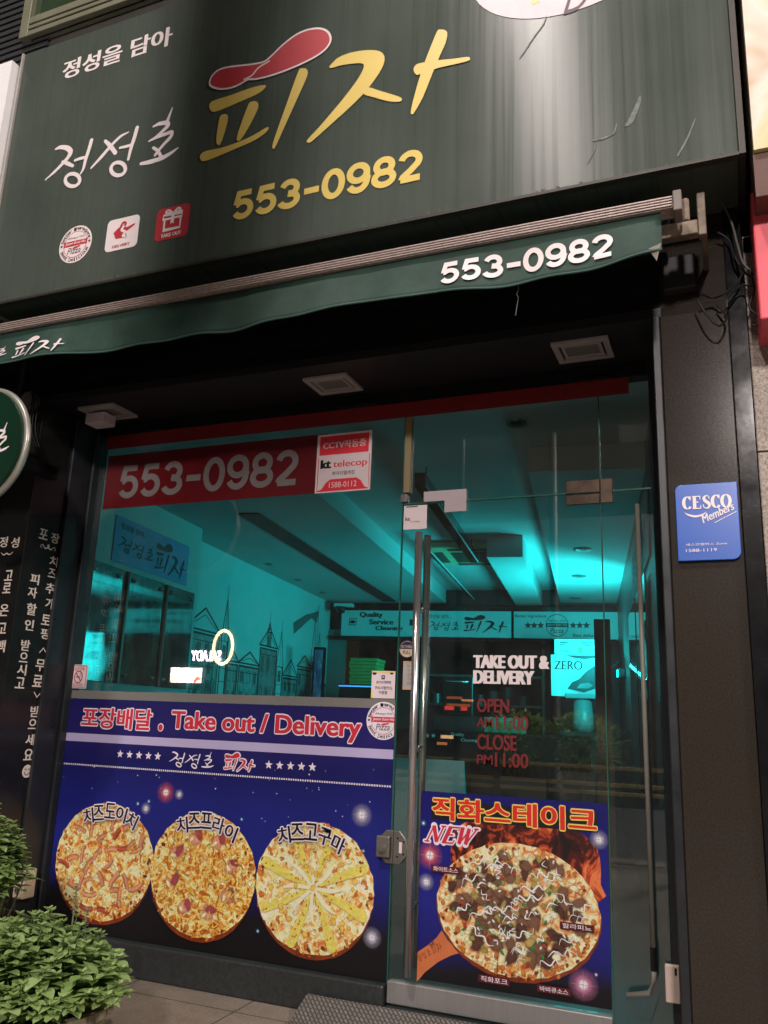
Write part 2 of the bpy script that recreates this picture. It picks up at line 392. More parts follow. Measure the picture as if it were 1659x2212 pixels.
def logo_pizza(mb, box, fr, o, mi, spoon_mi, edge_mi=None, outline=None, halo=0):
    g, s = fit(PB, box)
    for i, st in enumerate(PI_POLY):
        q = smooth_poly([g(p) for p in st], 3)
        if halo: mb.poly(grow(q, halo), fr, o + 5e-5 * i, outline)
        mb.poly(q, fr, o + 1e-3 + 2e-4 * i, mi)
    sp = smooth_poly([g(p) for p in SPOON], 3)
    if edge_mi is not None:
        mb.poly(grow(sp, .010 * s), fr, o + 2.8e-3, edge_mi); mb.stroke([(q[0], q[1], .009 * s) for q in (g(p) for p in SPOON_LINE)], 0, fr, o + 3.6e-3, edge_mi)
    elif halo: mb.poly(grow(sp, halo), fr, o + 5e-4, outline)
    mb.poly(sp, fr, o + 3.1e-3, spoon_mi)
def badge(mb, cx, cz, r, fr, o, white, red, ink, clip=None):
    mb.disc(cx, cz, r, r, fr, o, white, 48, clip=clip)
    mb.stroke([(min(cx + r * .7 * math.cos(t), clip or 99), cz + r * .7 * math.sin(t)) for t in [2 * math.pi * i / 40 for i in range(40)]], r * .025, fr, o + 4e-4, red, closed=True, smooth=1)
    x1 = min(cx + r * .72, clip or 99)
    mb.rect(cx - r * .72, cz - r * .08, x1, cz + r * .2, fr, o + 7e-4, red)
    mb.text('Jeong Sung Ho', cx - r * .62, cz - r * .03, cx + r * .62, cz + r * .16, fr, o + 1e-3, white, bold=.015, shear=.15)
    mb.text('Allways Will', cx - r * .5, cz + r * .28, cx + r * .5, cz + r * .43, fr, o + 1e-3, ink)
    mb.text('Pizza', cx - r * .4, cz - r * .5, cx + r * .4, cz - r * .16, fr, o + 1e-3, ink, shear=.2)
    mb.stroke([(cx - r * .05, cz - r * .2, r * .1), (cx + r * .3, cz - r * .14, r * .06)], 0, fr, o + 1.4e-3, red)
    for word, a0, a1, inv in (('Better Ingredient', 168, 12, 0), ('Best Delicious', 200, 340, 1)):
        for i, ch in enumerate(word):
            if ch == ' ': continue
            t = math.radians(a0 + (a1 - a0) * (i + .5) / len(word)); x = cx + r * .84 * math.cos(t); z = cz + r * .84 * math.sin(t)
            if clip and x > clip - r * .08: continue
            hh = r * (.095 if ch.islower() and ch not in 'tdli' else .13); ww = r * (.03 if ch in 'il' else .075)
            mb.text(ch, x - ww, z - hh * .7, x + ww, z + hh * .7, fr, o + 1e-3, ink, bold=.01, rot=t + (math.pi / 2 if inv else -math.pi / 2))
    for t in (180, 0):
        x = cx + r * .85 * math.cos(math.radians(t))
        if not clip or x < clip - r * .1: mb.star(x, cz + r * .02, r * .1, fr, o + 1e-3, ink)
# ---------------------------------------------------------------- street lamps (they light the front of the shop)
GZ = -.045
galv = pm('galvanised_steel', (.28, .28, .29, 1), .45, .8)
def street_lamp(x, y, z, power, label, size=.3):
    t = thing('street_lamp', (x, y - .9, GZ), label, 'street lamp', 'street lamps of the road behind')
    MB().lathe((x, y - .9, GZ), [(.16, 0), (.16, .25), (.09, .3), (.075, 3), (.055, z + .35)], 16).build('pole', pm('dark_pole_paint', (.03, .032, .034, 1), .5), t, smooth=True)
    MB().tube([(x, y - .9, z + .3), (x, y - .6, z + .5), (x, y - .1, z + .52)], .035, 10).build('arm', galv, t, smooth=True)
    MB().box((x - .17, y - .35, z + .42), (x + .17, y + .35, z + .56)).build('lamp_housing', galv, t, bevel=.04)
    MB().box((x - .13, y - .28, z + .405), (x + .13, y + .28, z + .417)).build('lamp_lens', em('street_lamp_lens', (1, .9, .8), 12), t)
    l = bpy.data.lights.new('street_lamp_light', 'POINT'); l.energy = power; l.shadow_soft_size = size; l.color = (1, .89, .84)
    o = bpy.data.objects.new('street_lamp_light', l); COL.objects.link(o); o.location = (x, y, z)
street_lamp(2.6, -10, 5.7, LAMP_LOW, 'lower street lamp on a grey pole across the road', .3)
street_lamp(-1.28, -9.1, 15.0, LAMP_HIGH, 'taller street lamp on a grey pole across the road', .35)
street_lamp(7.2, -2.9, 5.8, LAMP_SIDE, 'added street lamp to the right of the shop, lighting the mirrored rail and the bush', .4)  # unseen lamp, added to brighten the mirrored rail, shrubs and herbs
# ---------------------------------------------------------------- ground and road
pave, t, b = nodes('paving_stone'); b.inputs['Roughness'].default_value = .75
tc = N(t, 'TexCoord'); n1 = N(t, 'TexNoise', Scale=1.6, Detail=8, Roughness=.7); n2 = N(t, 'TexNoise', Scale=90, Detail=3)
t.links.new(tc.outputs['Object'], n1.inputs[0]); t.links.new(tc.outputs['Object'], n2.inputs[0])
r1 = ramp(t, [(.3, (.15, .12, .095)), (.55, (.25, .21, .17)), (.75, (.33, .285, .235))], n1.outputs[0])
mx = N(t, 'Mix', data_type='RGBA', blend_type='MULTIPLY'); mx.inputs[0].default_value = .6
r2 = ramp(t, [(.35, (.55, .55, .55)), (.65, (1, 1, 1))], n2.outputs[0])
t.links.new(r1.outputs[0], mx.inputs[6]); t.links.new(r2.outputs[0], mx.inputs[7])
bk = N(t, 'TexBrick', Scale=1.0); bk.offset = 0; bk.inputs['Mortar Size'].default_value = .004; bk.inputs['Brick Width'].default_value = .6; bk.inputs['Row Height'].default_value = .6
bk.inputs['Color1'].default_value = (1, 1, 1, 1); bk.inputs['Color2'].default_value = (.86, .86, .86, 1); bk.inputs['Mortar'].default_value = (.25, .25, .25, 1)
t.links.new(tc.outputs['Object'], bk.inputs[0])
mx2 = N(t, 'Mix', data_type='RGBA', blend_type='MULTIPLY'); mx2.inputs[0].default_value = 1
t.links.new(mx.outputs[2], mx2.inputs[6]); t.links.new(bk.outputs[0], mx2.inputs[7]); t.links.new(mx2.outputs[2], b.inputs['Base Color'])
bp = N(t, 'Bump', Strength=.3, Distance=.005); t.links.new(n2.outputs[0], bp.inputs['Height']); t.links.new(bp.outputs[0], b.inputs['Normal'])
MB().box((-40, -5.2, -.6), (40, 30, GZ)).build('pavement', pave, kind='structure')
MB().box((-40, -30, -.7), (40, -5.2, -.19)).build('road', pm('asphalt', (.05, .05, .052, 1), .85, var=.25, vs=30, bump=.3), kind='structure')
MB().box((-40, -6.05, -.19), (40, -5.9, -.186)).build('road_line', pm('road_paint', (.75, .74, .7, 1), .6), kind='structure')
# ---------------------------------------------------------------- shop building
stone = pm('brown_black_polished_stone', C(56, 50, 44, .8), .14, var=.3, vs=140, rvar=.03, spec=.35)
polef = pm('dark_painted_pole', (.03, .032, .034, 1), .5)
blackp = pm('black_painted_metal', (.008, .008, .009, 1), .12, var=.3, vs=12, rvar=.03, spec=.35)
framem = pm('dark_grey_window_metal', (.022, .024, .028, 1), .35, .2, rvar=.1)
steel = pm('brushed_stainless_steel', (.36, .34, .33, 1), .42, .55, var=.06, vs=3, stretch=(40, 40, 1), rvar=.06)
chrome = pm('polished_steel_tube', (.6, .57, .56, 1), .24, .85, var=.04)
shop = thing('shop_building', (-.2, 0, GZ), 'dark fronted ground floor pizza shop with a glass door and black recessed entrance', 'building')
XL, XR = -1.86, 1.10
GT = 2.632
# pillars
MB().box((1.20, -.40, GZ), (1.445, .3, 3.3)).build('pillar', stone, shop, bevel=.004)
MB().box((1.17, -.42, GZ), (1.20, .3, 2.70)).box((1.115, -.02, GZ), (1.168, .1, 2.7)).build('pillar_trim', framem, shop, bevel=.004)
MB().box((1.447, -.415, GZ), (1.506, .3, 3.3)).build('pillar_trim', blackp, shop)
MB().box((-2.6, -.42, GZ), (-1.875, -.19, 2.70)).build('pillar', pm('black_text_panel', (.012, .012, .012, 1), .25, var=.3, vs=20), shop, bevel=.003)
MB().box((-1.95, -.188, GZ), (-1.858, .06, 2.70)).box((-1.857, -.05, GZ), (-1.835, .05, 2.65)).build('window_frame', framem, shop, bevel=.006)
# soffit, fascia, header
MB().box((-2.7, -.40, 2.70), (1.5, .2, 2.74)).build('soffit', pm('black_soffit_board', (.006, .006, .007, 1), .55, var=.4, vs=3), shop)
MB().box((-3.4, -.40, 2.742), (1.5, -.36, 3.2)).build('fascia', blackp, shop)
MB().box((-2.6, -.012, GT), (1.2, .06, 2.698)).build('window_header', blackp, shop)
# upper wall behind and above the sign
upw = pm('grey_rendered_wall', C(70, 68, 62, .9), .85, var=.2, vs=5, bump=.2)
MB().box((-6, -.28, 3.22), (6, .2, 9)).build('upper_wall', upw, shop)
louv = MB()
for i in range(34): louv.box((-3.6, -.31, 4.3 + i * .05), (-2.40, -.282, 4.33 + i * .05))
louv.build('louver', pm('dark_grey_louver', (.03, .032, .034, 1), .5), shop)
wm = pm('olive_grey_window_metal', C(128, 128, 108, .9), .45, .2)
a = atY(66, 60, -.30); wx0 = a.x - .02; wz0 = atY(130, 72, -.3).z
wf = MB()
for x0, x1, z0, z1 in ((wx0, wx0 + .07, wz0, 7), (wx0 + .072, wx0 + 1.25, wz0, wz0 + .035), (wx0 + .072, wx0 + 1.25, wz0 + .05, wz0 + .075), (wx0 + .072, wx0 + 1.25, wz0 + .09, wz0 + .14), (wx0 + 1.252, wx0 + 1.32, wz0, 7), (wx0 + .55, wx0 + .60, wz0 + .142, 7)):
    wf.box((x0, -.36, z0), (x1, -.285, z1))
wf = wf.build('window', wm, shop, bevel=.004)
MB().box((wx0 + .071, -.325, wz0), (wx0 + 1.251, -.315, 7)).build('pane', pm('dark_window_glass', C(70, 88, 66, .6), .08, var=.3, vs=2), wf)
# sill and step
MB().box((XL, -.05, GZ), (-.004, .06, .098)).build('sill', pm('dark_granite_sill', C(52, 56, 56, .8), .4, var=.3, vs=60, bump=.1), shop, bevel=.008)
MB().box((0, -.06, GZ), (1.19, .1, .022)).build('threshold', pm('dark_granite_sill', (0, 0, 0, 1)), shop, bevel=.005)
# glazing
clear = hazeglass('clear_shop_glass')
gw = MB().box((XL + .026, -.006, .10), (-.006, .006, GT)).build('window_pane', clear, shop)
MB().box((.0, -.006, 2.13), (1.112, .006, GT)).build('transom_pane', clear, shop)
MB().box((.905, -.006, .024), (1.112, .006, 2.126)).build('window_pane', clear, shop)
door = MB().box((.004, -.006, .115), (.90, .006, 2.122)).build('glass_door', clear, shop)
MB().box((.002, -.022, .03), (.90, .022, .113)).build('bottom_rail', steel, door, bevel=.004)
edge = pm('green_glass_edge', (.03, .12, .09, 1), .2)
MB().box((-.0055, -.0065, .1), (-.001, .0065, GT)).box((.9005, -.0062, 2.126), (.9045, .0062, GT)).box((.9005, -.0062, .03), (.9045, .0062, 2.126)).box((.004, -.0064, 2.1225), (1.11, .0064, 2.1295)).build('glass_edge', edge, shop)
a = P2(874, 1066, 0); b2 = P2(884, 906, 0)
MB().box((a[0] - .0, -.014, a[1]), (a[0] + .03, .014, GT - .08)).build('joint_strip', pm('beige_joint_strip', C(150, 132, 95, .8), .5), shop)
# handles
def handle(px, py0, pyb, Y):
    p0 = atY(px, py0, Y); p1 = atY(*pyb, Y); x = (p0.x + p1.x) / 2
    h = MB().tube([(x, Y, p1.z), (x, Y, p0.z)], .0165, 20).build('pull_handle', chrome, door, smooth=False)
    for z in (p0.z - .35, p0.z - .95, p1.z + .25): MB().tube([(x, Y, z), (x, 0, z)], .009, 10).build('standoff', chrome, h, smooth=True)
    return h
for hh in (handle(903.7, 1150, (880, 2111), -.065), handle(921.6, 1157, (903, 2090), .065)):
    for p in hh.data.polygons: p.use_smooth = len(p.vertices) == 4
# patch fittings
def pq(px, py): return P2(px, py, -.016)
q = lambda x, y: (548.6 + .3307 * x, 877.8 + .3307 * y)
patchm = pm('white_coated_fitting', C(170, 158, 162, 1.2), .4, var=.06)
a = pq(*q(1108, 625)); b2 = pq(*q(1388, 538)); c2 = pq(*q(1388, 684)); d2 = pq(*q(1243, 690))
MB().prism([(a[0], a[1]), (d2[0], a[1]), (d2[0], c2[1]), (b2[0], c2[1]), (b2[0], b2[1]), (a[0], b2[1])], front(0), .007, .018).build('patch_fitting', patchm, shop, bevel=.002)
a = pq(*q(957, 627)); b2 = pq(*q(998, 572))
MB().box((a[0], -.02, a[1]), (b2[0], .02, b2[1])).build('glass_clip', pm('grey_metal_clip', C(120, 112, 112, 1), .4, .4), shop, bevel=.003)
q = lambda x, y: (1097.2 + .3386 * x, 877.8 + .3386 * y)
a = pq(*q(370, 632)); b2 = pq(*q(668, 455)); m_ = pq(*q(588, 540))
MB().box((a[0], -.018, m_[1] - .005), (m_[0], -.007, b2[1])).box((m_[0], -.018, a[1]), (b2[0], -.007, b2[1])).box((a[0], -.0175, a[1]), (m_[0] - .003, -.007, m_[1] - .009)).build('door_pivot', pm('bronze_mirror_fitting', (.075, .05, .035, 1), .3, .6, var=.6, vs=14), shop, bevel=.003)
# red film strip over the glazing head
a = P2(228, 975, -.012); b2 = P2(1358.5, 849, -.012)
MB().box((a[0], -.0095, b2[1]), (b2[0], -.0085, b2[1] + .082)).build('red_strip', pm('dark_red_film', C(120, 12, 18, 1), .5), shop)
# pipe in the corner
p = atY(1407.4, 1150, -.045); pb = atY(1411, 2048, -.045); x = pb.x
pipem = pm('white_plastic_conduit', C(132, 128, 118, .8), .5)
MB().tube([(x, -.045, pb.z), (x, -.045, 2.05)], .0095, 12).build('drain_pipe', pipem, shop, smooth=True)
MB().tube([(x, -.045, pb.z - .07), (x, -.045, .27), (x - .02, -.045, .22), (x - .10, -.04, .20)], .0095, 12).build('drain_pipe', pipem, shop, smooth=True)
MB().tube([(x, -.045, pb.z - .075), (x, -.045, pb.z + .003)], .012, 12).build('pipe_joint', blackp, shop)
# ---------------------------------------------------------------- interior (walls turned nine degrees to the front)
white = pm('white_interior_paint', (.62, .63, .62, 1), .7, var=.05, vs=2)
ceilm = pm('ceiling_paint', (.5, .52, .52, 1), .8, var=.05, vs=1.5)
dark = pm('dark_kitchen_wall', (.012, .015, .015, 1), .45, var=.4, vs=3)
ZC, ZM, ZR, VB = 2.62, 2.79, 2.63, 6.62
UN = -.43; VN = iu(438, 1142, UN)[1]; UM = -.66; UR = 3.0
UB = .88
def slab(pts, z0, z1, mb):   # a ceiling slab from a list of (u, v)
    n = len(pts); return mb.add([inn(u, v, z0) for u, v in pts] + [inn(u, v, z1) for u, v in pts], [tuple(range(n))[::-1], tuple(range(n, 2 * n))] + [(i, (i + 1) % n, (i + 1) % n + n, i + n) for i in range(n)])
fv = lambda u: -.158 * u + .07
c1 = MB(); slab([(-.8, fv(-.8)), (UB, fv(UB)), (UB, VB), (-.8, VB)], ZC, ZC + .35, c1)
c1.build('ceiling', ceilm, shop)
c2 = MB(); slab([(UB + .002, fv(UB)), (3.2, fv(3.2)), (3.2, VB), (UB + .002, VB)], ZM, ZM + .17, c2); c2.build('ceiling', ceilm, shop)
U2 = 2.32
c3 = MB(); slab([(U2, .92), (3.1, .92), (3.1, VB), (U2, VB)], ZR, ZM - .002, c3); c3.build('ceiling_drop', ceilm, shop)
c4 = MB(); slab([(1.78, 3.4), (2.1, 3.4), (2.1, VB), (1.78, VB)], ZR - .04, ZM - .002, c4); c4.build('ceiling_beam', ceilm, shop)
# black slot recessed in the left ceiling
s0 = iz(555, 1107.6, ZC); s1 = iz(838, 1302, ZC)
uS = (s0[0] + s1[0]) / 2
MB().ibox((uS - .085, s0[1], ZC - .012), (uS + .085, VB - .2, ZC - .001)).build('ceiling_slot', pm('black_slot', (.004, .004, .004, 1), .6), shop)
MB().ibox((UN - .12, .10, GZ), (UN, VN, ZC - .003)).build('interior_wall', white, shop)
MB().ibox((UM - .1, VN + .002, GZ), (UM, VB, ZC - .003)).build('interior_wall', white, shop)
MB().ibox((UR, .02, GZ), (UR + .1, VB, ZM + .1)).build('interior_wall', pm('grey_side_wall', (.045, .05, .05, 1), .4), shop)
MB().ibox((UM - .1, VB + 1.9, GZ), (UR + .1, VB + 2, ZM)).ibox((UM - .1, VB, 2.26), (UR + .1, VB + .08, ZM + .1)).build('interior_wall', dark, shop)
MB().ibox((UM - .1, VB + .081, 2.5), (UR + .1, VB + 1.9, 2.6)).build('kitchen_ceiling', dark, shop)
MB().ibox((UM + .002, VB - .05, GZ), (UM + .22, VB + .079, 2.259)).build('interior_column', pm('grey_teal_column', (.2, .21, .2, 1), .6), shop)
MB().ibox((2.70, 3.2, GZ), (2.83, 3.42, 2.02)).build('wood_partition', pm('dark_wood_board', (.03, .016, .01, 1), .45, var=.4, vs=5, stretch=(6, 6, 1)), shop)
fl = MB(); slab([(-.8, fv(-.8)), (3.2, fv(3.2)), (3.2, VB + 2), (-.8, VB + 2)], GZ, .012, fl); fl.build('floor', pm('dark_shop_floor', (.02, .02, .02, 1), .3), shop)
# cyan light, as the shop leaves it on at night, behind the wood partition and above the menu boards
def cyan(name, u, v, z, power, size, du, dv, dz):
    l = bpy.data.lights.new(name, 'AREA'); l.energy = power; l.size = size; l.color = (.015, .78, .84)
    o = bpy.data.objects.new(name, l); COL.objects.link(o); o.location = inn(u, v, z)
    d = IU * du + IV * dv + Vector((0, 0, dz)); o.rotation_euler = d.to_track_quat('-Z', 'Y').to_euler()
cyan('cyan_lamp_light', 2.86, 4.75, 1.72, CYAN, .35, -.75, -.1, .8)
cyan('cyan_lamp_light', 2.86, 3.9, 1.85, CYAN2, .35, -.8, .5, .12)
t = thing('wall_lamp', inn(2.99, 4.75, 1.62), 'cyan wall lamp behind the dark wood partition inside the shop', 'lamp')
MB().ibox((2.93, 4.62, 1.62), (2.998, 4.88, 1.72)).build('lamp_body', blackp, t, bevel=.01)
MB().ibox((2.92, 4.64, 1.64), (2.928, 4.86, 1.70)).build('lamp_lens', em('cyan_lens', (0, .9, .85), 6), t)
# downlights
def downlight(px, py, z, label, r=.05):
    u, v, _ = iz(px, py, z); c = inn(u, v, z)
    t = thing('downlight', c, label, 'downlight', 'round downlights in the shop ceiling')
    MB().lathe(c, [(r * .62, -.002), (r, -.012), (r, -.001)], 20).build('trim_ring', pm('grey_trim', (.25, .25, .25, 1), .35, .3), t, smooth=True)
    MB().lathe(c, [(0.001, -.003), (r * .62, -.003)], 20).build('lens', pm('dark_lens', (.02, .02, .02, 1), .2), t)
for px, py, z, l, r in ((581.7, 1217.8, ZC, 'small unlit downlight left of the black ceiling slot, nearest the window', .04), (644.5, 1251.5, ZC, 'small unlit downlight left of the black ceiling slot, middle one', .04),
        (697.4, 1279, ZC, 'small unlit downlight left of the black ceiling slot, farthest one', .04), (1115, 912, ZM, 'round unlit downlight close behind the transom glass', .055),
        (1258, 1186, ZR, 'round downlight over the right aisle, nearest of three in the drop ceiling', .075), (1251, 1243, ZR, 'round downlight over the right aisle, middle of three in the drop ceiling', .075), (1243, 1291, ZR, 'round downlight over the right aisle, last before the menu boards', .075)):
    downlight(px, py, z, l, r)
# air conditioner in the ceiling
a = iz(1035, 1200, 2.735); u0, v0 = a[0], a[1]
t = thing('ceiling_air_conditioner', inn(u0, v0, 2.72), 'pale square cassette air conditioner in the shop ceiling', 'air conditioner')
acm = pm('yellowed_white_plastic', (.5, .5, .3, 1), .5)
MB().ibox((u0 - .46, v0 - .46, 2.72), (u0 + .46, v0 + .46, 2.785)).build('panel', acm, t, bevel=.02)
g = MB()
for i in range(16): g.ibox((u0 - .24, v0 - .24 + i * .03, 2.708), (u0 + .24, v0 - .222 + i * .03, 2.7185))
g.build('intake_grille', pm('dark_grille', (.05, .05, .04, 1), .6), t)
g = MB()
for sx, sy in ((1, 0), (-1, 0), (0, 1), (0, -1)): g.ibox((u0 + sx * .36 - (.04 if sx else .25), v0 + sy * .36 - (.04 if sy else .25), 2.712), (u0 + sx * .36 + (.04 if sx else .25), v0 + sy * .36 + (.04 if sy else .25), 2.7185))
g.build('air_vent', pm('dark_grille', (0, 0, 0, 1)), t)
# hanging linear lamps, unlit
def linear(p0, p1, z, hgt, wdt, label):
    a = iz(*p0, z); b = iz(*p1, z); u = (a[0] + b[0]) / 2
    t = thing('linear_pendant_lamp', inn(u, (a[1] + b[1]) / 2, z), label, 'pendant lamp', 'long linear lamps under the shop ceiling')
    MB().ibox((u - wdt / 2, a[1], z), (u + wdt / 2, b[1], z + hgt)).build('lamp_bar', blackp, t)
    w = MB()
    for v in (a[1] + .2, b[1] - .2): w.tube([inn(u, v, z + hgt), inn(u, v, ZM)], .004, 6); w.mark()
    w.build('hanger', blackp, t)
    MB().ibox((u + wdt / 2, a[1] + .02, z), (u + wdt / 2 + .006, b[1] - .02, z + .012)).build('diffuser', pm('pale_diffuser', (.7, .72, .72, 1), .3), t)
linear((925, 1050), (1012, 1216), 2.60, .09, .07, 'black linear lamp hanging nearest the door, in front of the air conditioner')
linear((1098, 1222), (1114, 1308), 2.60, .07, .06, 'short black linear lamp hanging before the menu board at the right')
linear((936, 1184), (1031, 1318), 2.66, .02, .025, 'thin pale bar imitating the reflection of a hanging lamp, running towards the menu boards')  # not a lamp: bar modelled for a pendant's bright reflected line
# menu sign boxes over the kitchen
ink = pm('black_ink', (.012, .012, .014, 1), .5, var=0)
board = pm('white_sign_acrylic', (.72, .74, .74, 1), .35, var=.03)
VS = VB - .12
def iv2(px, py): a = iv(px, py, VS - .02); return a[0], a[2]
zt = iv2(1000, 1320)[1]; zb = iv2(1000, 1377)[1]
MB().ibox((UM + .05, VS - .02, zt), (UR - .02, VB - .002, zt + .06)).ibox((UM + .05, VS - .02, zb - .05), (UR - .02, VB - .002, zb)).build('sign_rail', blackp, shop)
FB = inback(VS - .03)
def menu(x0, x1, label):
    u0 = iv2(x0, 1345)[0]; u1 = iv2(x1, 1345)[0]
    t = thing('menu_sign', inn((u0 + u1) / 2, VS, zb), label, 'sign', 'white signs in a row over the kitchen')
    MB().ibox((u0, VS - .03, zb + .002), (u1, VS + .1, zt - .002)).build('sign_box', board, t)
    return t, u0, u1
q6 = lambda x, y: iv2(548.6 + .3307 * x, 877.8 + .3307 * y)
t, u0, u1 = menu(738, 897, 'white sign with Quality Service Cleaning in dark letters over the kitchen')
m = MB()
for w, bl, tr in (('Quality', (693, 1385), (843, 1345)), ('Service', (755, 1425), (913, 1393)), ('Cleaning', (795, 1470), (975, 1437))):
    a = q6(*bl); b2 = q6(*tr); m.text(w, a[0], a[1], b2[0], b2[1], FB, .003, 0, bold=.015, smear=.003)
m.mark(); a = q6(625, 1428); b2 = q6(670, 1388); m.stroke([(a[0], a[1]), (b2[0], a[1]), (b2[0], b2[1]), (a[0], b2[1]), (a[0], a[1])], .008, FB, .003, 0, smooth=1)
m.disc((a[0] + b2[0]) / 2, (a[1] + b2[1]) / 2, .035, .02, FB, .003, 0); m.mark()
a = q6(1018, 1432); b2 = q6(1065, 1393); m.rect(a[0], a[1], b2[0], b2[1], FB, .003, 0)
m.build('lettering', ink, t)
t, u0, u1 = menu(905, 1104, 'white sign with the brush lettered pizza shop name over the kitchen')
m = MB(); a = q6(1143, 1462); b2 = q6(1345, 1400); logo_name(m, (*a, *b2), FB, .003, 0, 1.2); m.mark()
a = q6(1370, 1478); b2 = q6(1655, 1365); logo_pizza(m, (*a, *b2), FB, .003, 0, 0)
a = q6(1143, 1385); b2 = q6(1290, 1362); m.text('정성을 담아...', a[0], a[1], b2[0], b2[1], FB, .003, 0)
m.build('lettering', ink, t)
t, u0, u1 = menu(1110, 1345, 'white sign with six stars and a round pizza emblem over the kitchen')
q7 = lambda x, y: iv2(1097.2 + .3386 * x, 877.8 + .3386 * y)
m = MB()
for x in (128, 168, 209, 416, 458, 501): a = q7(x, 1398); m.star(a[0], a[1], .048, FB, .003, 0)
a = q7(314, 1398); r = (q7(385, 1398)[0] - q7(243, 1398)[0]) / 2
m.stroke([(a[0] + r * math.cos(t_), a[1] + r * math.sin(t_)) for t_ in [2 * math.pi * i / 40 for i in range(40)]], .008, FB, .003, 0, closed=True, smooth=1)
m.rect(a[0] - r, a[1] - r * .16, a[0] + r, a[1] + r * .2, FB, .0034, 0)
m.text('Jeong Sung Ho', a[0] - r * .9, a[1] - r * .08, a[0] + r * .9, a[1] + r * .14, FB, .005, 1, bold=.015, shear=.15)
m.text('Allways Will', a[0] - r * .75, a[1] + r * .3, a[0] + r * .75, a[1] + r * .48, FB, .003, 0, bold=.01)
m.text('Pizza', a[0] - r * .6, a[1] - r * .7, a[0] + r * .6, a[1] - r * .25, FB, .003, 0, shear=.2)
a = q7(46, 1352); b2 = q7(246, 1330); m.text('Better Ingredient', a[0], a[1], b2[0], b2[1], FB, .003, 0, bold=.01)
a = q7(417, 1472); b2 = q7(590, 1452); m.text('Best delicious', a[0], a[1], b2[0], b2[1], FB, .003, 0, bold=.01)
m.build('lettering', [ink, board], t)
# mirrors and logo panel on the near left wall
mir = pm('aged_mirror', (.42, .5, .5, 1), .05, .85, var=.45, vs=9, stretch=(1, 1, .5), rvar=.05)
clipm = chrome
FL = inleft(UN)
def lu(px, py): a = iu(px, py, UN); return a[1], a[2]
ztop = lu(300, 1250)[1] + .02; zbot = lu(300, 1470)[1] - .03
edges = [178, 258, 283, 343, 353, 414]
def wm_(i, x0, x1, label):
    v0, v1 = lu(x0, 1300)[0], lu(x1, 1300)[0]
    t = thing('wall_mirror', inn(UN, (v0 + v1) / 2, zbot), label, 'mirror', 'frameless mirrors on standoffs')
    MB().ibox((UN + .012, v0, zbot), (UN + .02, v1, ztop)).build('glass_panel', mir, t)
    for v in (v0 + .05, v1 - .05):
        for z in (zbot + .05, ztop - .05): MB().tube([inn(UN, v, z), inn(UN + .034, v, z)], .016, 12).build('standoff', clipm, t, smooth=True)
    MB().ibox((UN + .001, v0 - .002, zbot), (UN + .024, v0 - .026, ztop)).build('edge_strip', pm('brown_edge_strip', (.12, .07, .045, 1), .4), t)
wm_(0, 178, 254, 'tall mirror on the left interior wall, nearest the window')
wm_(1, 270, 346, 'tall mirror on the left interior wall, between two other mirrors')
wm_(2, 357, 414, 'tall mirror on the left interior wall, next to the wall corner')
cr5 = lambda x, y: lu(.3307 * x, 877.8 + .3307 * y)
a = cr5(722, 1020); b2 = cr5(1222, 1040); zz1 = cr5(970, 800)[1]; zz0 = cr5(970, 1090)[1]
t = thing('wall_sign', inn(UN, (a[0] + b2[0]) / 2, zz0), 'pale blue panel with the brush lettered shop name on the left interior wall', 'sign')
MB().ibox((UN + .001, a[0], zz0), (UN + .007, b2[0], zz1)).build('panel', pm('pale_blue_film', (.16, .32, .6, 1), .5), t)
m = MB(); w_ = b2[0] - a[0]; h_ = zz1 - zz0
logo_name(m, (a[0] + w_ * .05, zz0 + h_ * .25, a[0] + w_ * .5, zz0 + h_ * .62), FL, .009, 0, 1.2)
m.mark(); logo_pizza(m, (a[0] + w_ * .52, zz0 + h_ * .1, a[0] + w_ * .97, zz0 + h_ * .85), FL, .009, 0, 0)
m.text('정성을 담아...', a[0] + w_ * .06, zz0 + h_ * .74, a[0] + w_ * .38, zz0 + h_ * .88, FL, .009, 0, bold=.01)
m.build('lettering', ink, t)
